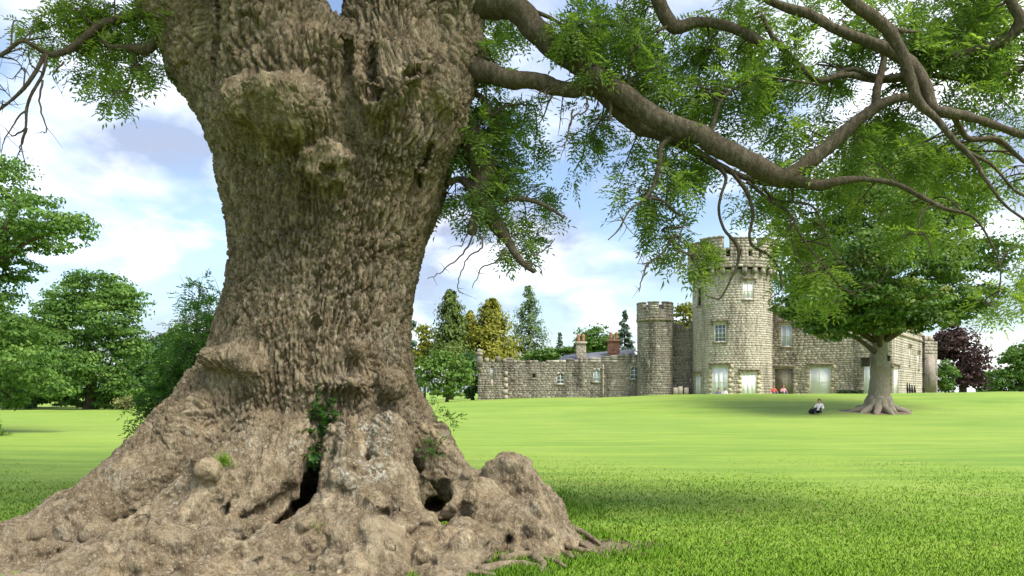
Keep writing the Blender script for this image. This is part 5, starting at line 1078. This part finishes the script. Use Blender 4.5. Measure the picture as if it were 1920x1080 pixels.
# --- between trunk and castle
conifer("blue_conifer", "blue green conifer half hidden behind the ash trunk", 762, 545, 720, 34, 118, M_blue, 'spruce', .6, n=4200, pw=.6)
tree("golden_shrub_tree", "small golden yellow tree between the blue and dark conifers", 796, 112, .2, [(796, 628, 17, 22), (800, 655, 22, 20), (788, 670, 20, 22)], .4, .9, M_gold_l)
conifer("dark_cypress", "dark green conical cypress beside the golden conifer", 845, 545, 690, 40, 108, M_cyp, 'dense', .45, n=8500, pw=.62)
conifer("golden_conifer", "broad golden yellow conifer behind the end tower", 922, 562, 700, 56, 112, M_gold_l, 'dense', .5, n=9500, pw=.62)
conifer("green_gold_conifer", "yellow green conifer between dark cypress and golden conifer", 882, 585, 700, 30, 114, M_gold_l, 'dense', .5, n=4200, pw=.6)
conifer("loose_conifer", "tall loose grey green conifer behind the curtain wall", 992, 536, 690, 40, 116, M_pine, 'open', .42, n=4200, pw=.62)
tree("light_green_tree", "light green bushy tree at the lawn edge left of the end tower", 838, 77, .18, [(836, 690, 46, 30), (812, 715, 30, 30), (855, 715, 34, 30), (825, 670, 26, 16), (870, 700, 22, 24), (840, 735, 40, 12), (795, 690, 24, 26)], .36, .55, M_lime, tintm=.5)
tree("dark_evergreen", "dark evergreen squeezed between light green tree and end tower", 886, 84, .2, [(886, 700, 17, 28), (884, 730, 16, 18), (882, 676, 18, 16)], .34, 1.1, M_deep)
conifer("distant_spruce", "small distant spruce tip between loose conifer and first chimney", 1050, 624, 700, 15, 150, M_blue, 'spruce', .5, n=1300)
tree("domed_tree", "domed green tree between the two chimneys", 1117, 112, .4, [(1118, 635, 36, 28), (1095, 650, 26, 22), (1140, 655, 24, 22), (1070, 662, 26, 14), (1030, 665, 30, 18), (1005, 672, 30, 16)], .42, .95, M_lime, tintm=.25)
conifer("tall_spruce", "blue grey spruce beside the slim turret", 1171, 583, 690, 23, 120, M_blue, 'spruce', .5, n=3000)
tree("yellow_green_tree", "yellow green tree showing above the dark linking wall", 1283, 100, .3, [(1283, 590, 20, 26), (1295, 610, 18, 20), (1268, 612, 14, 18)], .36, .9, M_gold_l, tintm=.3)
# --- right edge
tree("copper_beech", "dark purple copper beech at the castle's right end", 1805, 105, .5, [(1800, 655, 40, 38), (1775, 650, 26, 36, 3), (1825, 690, 32, 38), (1800, 705, 38, 30), (1838, 718, 18, 18), (1785, 620, 24, 18)], .42, 1.0, M_beech)
tree("green_edge_tree", "green leafy tree beyond the copper beech at the lawn's right edge", 1915, 85, .4, [(1905, 685, 34, 34), (1880, 710, 24, 24), (1925, 700, 40, 40), (1890, 728, 30, 12), (1920, 655, 25, 20)], .34, .95, M_oak, tintm=.4)
bushes("castle_bush", "green bush growing against the corner tower", 1772, 92, 18, 668, .34, M_oak, tintm=.4)
bushes("far_bush", "low green bush under the copper beech", 1855, 112, 26, 722, .4, M_deep)
# ------------------------------------------------------------------ people
def skinmat(n, c): return simple(n, c, .6, .08, 20)
M_skin = skinmat("skin", (0.45, 0.27, 0.2))
def person(label, X, Y, rz, top, legs, hair, scale=1.0, group=None):
    g = float(GZ(X, Y)); root = empty("person", (X, Y, g), label, "person", group)
    J = {'pel': (0, 0, .14, .15), 'sp': (0, -.05, .38, .125), 'ch': (0, -.06, .56, .15), 'nk': (0, -.03, .70, .055), 'hb': (0, 0, .79, .085), 'hm': (0, .01, .86, .1), 'ht': (0, 0, .94, .06), 'no': (0, .115, .835, .018)}
    E = [('pel', 'sp'), ('sp', 'ch'), ('ch', 'nk'), ('nk', 'hb'), ('hb', 'hm'), ('hm', 'ht'), ('hm', 'no')]
    for s, n in ((-1, 'l'), (1, 'r')):
        J.update({n + 'sh': (.18 * s, -.05, .61, .07), n + 'el': (.27 * s, .06, .38, .047), n + 'wr': (.16 * s, .28, .40, .033), n + 'hi': (.1 * s, .05, .13, .1), n + 'kn': (.15 * s, .42, .42, .066), n + 'an': (.14 * s, .70, .07, .045), n + 'to': (.15 * s, .86, .045, .038)})
        E += [('ch', n + 'sh'), (n + 'sh', n + 'el'), (n + 'el', n + 'wr'), ('pel', n + 'hi'), (n + 'hi', n + 'kn'), (n + 'kn', n + 'an'), (n + 'an', n + 'to')]
    K = list(J); me = bpy.data.meshes.new("body"); me.from_pydata([J[k][:3] for k in K], [(K.index(a), K.index(b)) for a, b in E], [])
    tmp = bpy.data.objects.new("tmp", me); COL.objects.link(tmp); tmp.modifiers.new("k", 'SKIN'); 
    for i, k in enumerate(K): me.skin_vertices[0].data[i].radius = (J[k][3],) * 2
    me.skin_vertices[0].data[0].use_root = True
    ss = tmp.modifiers.new("s", 'SUBSURF'); ss.levels = 1
    dg = bpy.context.evaluated_depsgraph_get(); bm_ = bpy.data.meshes.new_from_object(tmp.evaluated_get(dg), depsgraph=dg); bpy.data.objects.remove(tmp)
    for m in (top, legs, M_skin, M_wood): bm_.materials.append(m)
    for p in bm_.polygons:
        c = p.center; p.use_smooth = True
        p.material_index = 2 if (c.z > .69 and abs(c.x) < .16) or (c.y > .2 and abs(c.x) > .1 and c.z > .33 and c.z < .46 and c.y < .33 and abs(c.x) < .22 and c.z > .36 and c.y > .24 and c.z < .44 and c.x * c.x < .04 and c.y < .31) else 3 if c.y > .68 else 1 if (c.z < .24 or c.y > .12 and abs(c.x) < .24 and c.z < .5 and c.y > .33) else 0
    Rm = Matrix.Translation((X, Y, g)) @ Matrix.Rotation(rz, 4, 'Z') @ Matrix.Scale(scale, 4)
    bm_.transform(Rm); bm_.name = "body"; link("body", bm_, None, root)
    def addp(nm, so, mat, sm=True):
        me_ = mk_mesh(nm, np.vstack(so.v), [np.vstack(v) for v in so.f.values()], sm); me_.transform(Rm); link(nm, me_, mat, root)
    so = Soup()
    V, q, t = tube([(0, -.03, .80), (0, -.03, .88), (0, -.02, .95), (0, 0, .985)], [.10, .115, .09, .03], 10); so.add(V, q, t); addp("hair", so, hair)
    for s in (-1, 1):
        so = Soup(); b = np.array([.16 * s, .28, .40]); V, q, t = tube([b, b + [-.01 * s, .05, 0], b + [-.015 * s, .09, -.005]], [.033, .04, .036], 8); so.add(V, q, t)
        for k in range(4):
            f0 = b + [-.04 * s + .022 * k * s, .085, 0]; L = (.055, .065, .06, .045)[k]; V, q, t = tube([f0, f0 + [0, L * .6, -.008], f0 + [0, L, -.03]], [.011, .010, .007], 6); so.add(V, q, t)
        f0 = b + [-.035 * s, .03, 0]; V, q, t = tube([f0, f0 + [-.025 * s, .025, 0], f0 + [-.03 * s, .05, -.01]], [.012, .011, .008], 6); so.add(V, q, t); addp("hand", so, M_skin)
    return root
C_ = {k: simple(k, v, .8, .12, 15) for k, v in {'cloth_white': (.72, .68, .64), 'cloth_black': (.018, .018, .022), 'cloth_red': (.62, .10, .08), 'cloth_pink': (.72, .32, .34), 'cloth_blue': (.1, .13, .22), 'hair_brown': (.16, .08, .04), 'hair_dark': (.03, .022, .018), 'cloth_grey': (.2, .2, .22)}.items()}
Yp = 51.5; person("person in white top and black trousers sitting on the lawn near the park tree", PX(1536, Yp), Yp, math.radians(150), C_['cloth_white'], C_['cloth_black'], C_['hair_brown'], 1.05)
so = Soup(); b = P(1524, 0, Yp); gg = float(GZ(b[0], Yp)); V, q, t = tube([(b[0] - .25, Yp, gg + .12), (b[0] - .1, Yp, gg + .2), (b[0] + .12, Yp, gg + .2), (b[0] + .24, Yp, gg + .1)], [.1, .19, .19, .08], 10, .1, 2); so.add(V, q, t)
bag = so.build("bag", C_['cloth_black'], None, True); tag(bag, "black soft bag on the grass beside the sitting person", "bag")
V, q, t = tube([(b[0] - .12, Yp, gg + .34), (b[0], Yp - .02, gg + .5), (b[0] + .12, Yp, gg + .34)], [.018] * 3, 6); so = Soup(); so.add(V, q, t); so.build("handle", C_['cloth_black'], bag)
for px, top, hr, lb, Yq in ((1451, 'cloth_red', 'hair_brown', "person in red top sitting against the hall beside the drainpipe", 70), (1469, 'cloth_pink', 'hair_brown', "person in pink top sitting against the hall", 70), (1347, 'cloth_grey', 'hair_dark', "dark haired person in grey sitting before the tower's white window", 73.4), (1359, 'cloth_white', 'hair_dark', "dark haired person in white sitting before the tower", 73.4)):
    X = PX(px, Yq); o = person(lb, X, Yq, math.radians(180 if px > 1400 else 160), C_[top], C_['cloth_blue'], C_[hr], .98)
# ------------------------------------------------------------------ small things by the castle
b = np.array(PT.location)
for px, py, wd, ht, dz, lb in ((1623, 679, .42, .6, .3, "dark wooden nest box on the left side of the park tree trunk"), (1664, 672, .2, .36, .5, "small dark nest box on the right side of the park tree trunk")):
    Yn = 52.7; c = P(px, py, Yn); e = empty("nest_box", tuple(c), lb, "nest box"); so = Soup(); so.add(boxv(c[0] - wd / 2, c[0] + wd / 2, Yn - .2, Yn + .2, c[2] - ht / 2, c[2] + ht / 2 - .06), BOXF); so.build("box", M_wood, e)
    so = Soup(); so.add(boxv(c[0] - wd / 2 - .04, c[0] + wd / 2 + .04, Yn - .27, Yn + .21, c[2] + ht / 2 - .059, c[2] + ht / 2), BOXF); so.build("lid", M_wood, e)
    V, q, t = tube([(c[0], Yn - .205, c[2] + .05), (c[0], Yn - .19, c[2] + .05)], [.06, .06], 12); so = Soup(); so.add(V, q, t); so.build("entrance", M_dark, e)
hb = empty("low_hedge", (PX(1594, 73.5), 73.5, float(GZ(PX(1594, 73.5), 73.5))), "low dark clipped hedge along the foot of the hall", "hedge")
n = 1500; C = np.stack([rng.uniform(PX(1569, 73.5), PX(1617, 73.5), n), 73.5 + rng.uniform(-.35, .35, n), hb.location.z + rng.uniform(.02, .62, n)], 1); V, f = leaf_quads(C, unit(rng.normal(size=(n, 3)) + [0, -.4, .5]), rng.uniform(.1, .2, n), .6)
tag(link("foliage", mk_mesh("foliage", V, f, False, {'tint': np.repeat(rng.uniform(0, 1, n), 4)}), M_hedge, hb), kind="stuff")
for i, px in enumerate((1702, 1706.5, 1711, 1716)):
    Yb = 73.0; c = P(px, 0, Yb); g = float(GZ(c[0], Yb)); so = Soup(); h_ = 1.35 - .12 * i
    V, q, t = tube([(c[0], Yb, g - .05), (c[0] - .02, Yb, g + h_ * .45), (c[0] - .06, Yb, g + h_ * .92), (c[0] - .07, Yb, g + h_)], [.05, .1, .05, .02], 10, .06, i); so.add(V, q, t)
    o = so.build("folded_parasol", C_['cloth_black'], None, True); tag(o, "black folded parasol standing before the bright side wall", "parasol", "black folded parasols before the side wall")
# ------------------------------------------------------------------ sprouts on and behind the ash
M_sprout = leafmat("sprout_leaf", (0.03, 0.085, 0.02), (0.055, 0.14, 0.028), (0.12, 0.23, 0.04), .4)
def sprout(name, label, spots, nl, Lf, spread, mat, cat="plant", stems=True, y=None, lw=.36, up=.2, tint=.5, leafl=.36):
    pts = [hit(a, b) if y is None else P(a, b, y) for a, b in spots]; base = pts[0]; e = empty(name, tuple(base), label, cat); so = Soup(); L = []
    for p in pts:
        for i in range(max(1, nl // 4)):
            d = unit(rng.normal(size=3) * .7 + np.array([0, -.6 if y is None else 0, up])); tp = rtwig(p + np.array([0, .03, 0]), d, spread * rng.uniform(.6, 1.1), .004, .4, 4, soup=so)
            for k in range(4): L.append((tp[rng.integers(1, 5)], unit(rng.normal(size=3) * .7 + d * .6 + [0, -.2, -.1]), rng.uniform(*Lf), np.clip(tint + rng.normal() * .18, 0, 1)))
    tag(so.build("stems", M_twig, e), kind="stuff"); build_compound(L, "foliage", mat, e, lw, leafl); return e
sprout("leafy_sprout", "dense leafy sprout hanging over the dark hollow in the trunk base", [(600, 745), (590, 770), (615, 780), (585, 800), (605, 810), (620, 830), (595, 840), (575, 845), (605, 790), (600, 765)], 12, (.07, .13), .12, M_sprout, tint=.45, lw=.62, leafl=.5, up=-.3)
sprout("twiggy_sprout", "thin leafy sprout on the right flank of the trunk", [(835, 790), (820, 835), (808, 850), (845, 800), (822, 760)], 9, (.07, .14), .18, M_sprout, tint=.55, up=.5)
sprout("low_sprout", "small bright green sprout in the fold of the right root", [(800, 850), (805, 835)], 12, (.06, .1), .1, M_sprout, tint=.8, up=.3)
def tuft(name, label, px, py, n, h, mat, sp=.05):
    p = hit(px, py); e = empty(name, tuple(p), label, "grass tuft"); b = p + rng.normal(size=(n, 3)) * [sp, .02, sp * .6]; d = unit(rng.normal(size=(n, 3)) * .35 + [0, -.3, 1]); L = rng.uniform(.6, 1.1, (n, 1)) * h; s = unit(np.cross(d, rng.normal(size=(n, 3)))) * .004
    V = np.stack([b - s, b + s, b + d * L + [0, -.01, -.01]], 1).reshape(-1, 3); tag(link("blades", mk_mesh("blades", V, np.arange(3 * n).reshape(-1, 3), False, {'tint': np.repeat(rng.uniform(.2, .9, n), 3)}), mat, e), kind="stuff")
tuft("grass_tuft", "bright grass tuft beside the pale knob on the left root", 421, 868, 160, .13, M_blade); tuft("moss_tuft", "tiny green tuft on the front root", 585, 992, 120, .06, M_blade, .07)
# feathery sapling behind the trunk's left side
def sapling():
    Y = 13.2; X = PX(335, Y); e = empty("feathery_sapling", (X, Y, 0), "slender feathery sapling growing behind the left side of the ash trunk", "sapling"); so = Soup(); L = []
    for k in range(9):
        x0 = X + rng.uniform(-.35, .5); tx, ty = [(395, 560), (370, 590), (350, 640), (310, 690), (290, 735), (330, 700), (400, 620), (375, 540), (300, 770)][k]; tp = P(tx, ty, Y + rng.uniform(-.6, .8))
        pth = catmull([[x0, Y, -.05], [x0 * .6 + tp[0] * .4, Y, tp[2] * .55], tp], 7); V, q, t = tube(pth, np.linspace(.028, .006, len(pth)), 6); so.add(V, q, t)
        for j in range(4, len(pth)):
            for i in range(5):
                d = unit(rng.normal(size=3) * [1, 1, .5] + [0, 0, .2]); tw = rtwig(pth[j], d, rng.uniform(.25, .55), .006, .5, 4, soup=so)
                for m in range(6): L.append((tw[rng.integers(1, 5)], unit(d * .6 + rng.normal(size=3) * .6 + [0, 0, -.4]), rng.uniform(.16, .28), np.clip(.62 + rng.normal() * .15, 0, 1)))
    for k in range(12): rtwig(P(rng.uniform(350, 420), rng.uniform(545, 575), Y), np.array([rng.normal() * .4, 0, 1]), rng.uniform(.2, .45), .006, -.1, 4, soup=so)
    tag(so.build("stems", M_twig, e), kind="stuff"); build_compound(L, "foliage", M_sprout, e, .34)
sapling()
sprout("weed_shoots", "thin weedy shoots along the left root edge of the ash", [(292, 790), (280, 815), (265, 835), (300, 770), (250, 850)], 7, (.07, .13), .22, M_sprout, y=9.6, tint=.25, up=.8)
e = empty("dry_stalk", tuple(P(240, 860, 9.5)), "thin dry stalks beside the weedy shoots at the left root", "plant"); so = Soup()
for a, b, c in ((238, 780, 246), (252, 792, 256), (224, 865, 236), (262, 770, 262)): V, q, t = tube(catmull([P(c, 872, 9.5), P((a + c) / 2 + 2, (b + 872) / 2, 9.5), P(a, b, 9.5)], 5), np.linspace(.007, .002, 11), 5); so.add(V, q, t)
so.build("stalks", M_twig, e)
# ------------------------------------------------------------------ bare earth, surface roots, grass blades
def dirt():
    n = 40; a = np.linspace(0, 2 * math.pi, n, endpoint=False); c = np.array([0.3, 7.95]); r = 1 + .22 * np.sin(3 * a + 1) + .12 * np.sin(7 * a)
    V = [np.array([c[0], c[1], .012])]; 
    for k in (.5, 1): V += [np.array([c[0] + math.cos(t) * k * q * 1.0, c[1] + math.sin(t) * k * q * .72, .012 if k < 1 else .004]) for t, q in zip(a, r)]
    f3 = np.array([[0, 1 + i, 1 + (i + 1) % n] for i in range(n)]); f4 = np.array([[1 + i, 1 + n + i, 1 + n + (i + 1) % n, 1 + (i + 1) % n] for i in range(n)])
    o = link("bare_earth", mk_mesh("bare_earth", np.array(V), [f3, f4], True), M_dirt); tag(o, "bare brown earth at the foot of the roots", "earth", kind="structure")
dirt()
def gpt(px, py, h): Yg = (EYE - h) * F / (py - HOR); return np.array([PX(px, Yg), Yg, h])
for p in ([(1030, 985), (1062, 1000), (1085, 1015), (1105, 1030)], [(1010, 1010), (1050, 1020), (1085, 1030), (1120, 1035)], [(960, 1035), (1000, 1030), (1040, 1030), (1075, 1045)], [(940, 1050), (985, 1040), (1030, 1048), (1060, 1062)], [(900, 1070), (950, 1058), (1000, 1060), (1030, 1072)], [(1000, 1045), (1020, 1058), (1015, 1072)], [(1060, 985), (1095, 1000), (1125, 1020)], [(830, 1070), (880, 1072), (930, 1078)]):
    C = catmull([gpt(a, b, .055 - .03 * i / 3) for i, (a, b) in enumerate(p)], 5); C[:, :2] += rng.normal(size=(len(C), 2)) * .006; V, q, t = tube(C, np.linspace(.05, .016, len(C)), 8, .3, 5)
    k = len(V); link("root", mk_mesh("root", V, [q, t], True, {'lichen': np.zeros(k), 'moss': np.zeros(k), 'pale': np.full(k, .35), 'plate': np.full(k, .5)}), M_bark, ash)
def blades():
    n = 520000; Y = 1 / rng.uniform(1 / 26., 1 / 5.2, n); X = Y * rng.uniform(-1.15, 1.15, n)
    ex = (X + .0) ; d = foot_d(X, Y); dirt_d = np.hypot((X - .3) / 1.0, (Y - 7.95) / .72); th = np.arctan2((Y - 7.95) / .72, X - .3); lim = (1 + .22 * np.sin(3 * th + 1)) * (.85 + .3 * rng.uniform(-1, 1, n))
    ok = (d > .015) & (dirt_d > lim) & (rng.uniform(0, 1, n) > sstep(8.5, 22, Y)); X, Y, d = X[ok], Y[ok], d[ok]; n = len(X)
    cl = fbm(np.stack([X * 1.4, Y * 1.4, X * 0], 1), 3, 70); near = sstep(1.1, .1, d) * (X > -.5) + .8 * sstep(1.5, 1.05, dirt_d[ok]) * (Y < 8.8)
    h = (.02 + .02 * rng.uniform(0, 1, n) + .02 * np.clip(cl, 0, 1)) * (1 + 1.1 * np.clip(near, 0, 1)) * (1 - .8 * sstep(9, 25, Y)); w_ = (.0035 + .0003 * Y) * rng.uniform(.7, 1.3, n)
    a = rng.uniform(0, 2 * math.pi, n); ln = rng.normal(size=(n, 2)) * (h * .55)[:, None]; s = np.stack([np.cos(a) * w_, np.sin(a) * w_, a * 0], 1); b = np.stack([X, Y, GZ(X, Y) - .004], 1)
    V = np.stack([b - s, b + s, b + np.stack([ln[:, 0], ln[:, 1], h], 1)], 1).reshape(-1, 3); T = np.clip(.5 + .5 * fbm(np.stack([X * .5, Y * 1.3, X * 0], 1), 3, 71) - .25 * np.clip(near, 0, 1) + rng.normal(size=n) * .13, 0, 1)
    o = link("grass_blades", mk_mesh("grass_blades", V, np.arange(3 * n).reshape(-1, 3), False, {'tint': np.repeat(T, 3)}), M_blade); ca = o.data.attributes.new('custom_normal', 'FLOAT_VECTOR', 'POINT'); nn_ = unit(np.repeat(np.array([[0, 0, 1.0]]) + rng.normal(size=(n, 3)) * .22, 3, 0)); ca.data.foreach_set('vector', nn_.astype(np.float32).ravel()); tag(o, "short mown grass blades of the near lawn", "grass", kind="stuff")
blades()

M_litter = leafmat("dead_leaf", (0.06, 0.04, 0.02), (0.14, 0.09, 0.045), (0.24, 0.17, 0.08), .1)
def litter():
    n = 520; X = np.concatenate([rng.normal(.45, .5, n // 2), rng.uniform(-1, 5.5, n - n // 2)]); Y = np.concatenate([rng.normal(8.1, .35, n // 2), rng.uniform(6.6, 13, n - n // 2)])
    ok = foot_d(X, Y) > .02; X, Y = X[ok], Y[ok]; n = len(X); z = np.where(np.hypot((X - .3) / 1.0, (Y - 7.95) / .72) < 1, .02, .045)
    V, f = leaf_quads(np.stack([X, Y, z], 1), unit(rng.normal(size=(n, 3)) * .3 + [0, 0, 1]), rng.uniform(.025, .06, n), .5)
    o = link("leaf_litter", mk_mesh("leaf_litter", V, f, False, {'tint': np.repeat(rng.uniform(0, 1, n), 4)}), M_litter); tag(o, "scattered dead leaves on the grass and earth by the roots", "leaves", kind="stuff")
litter()
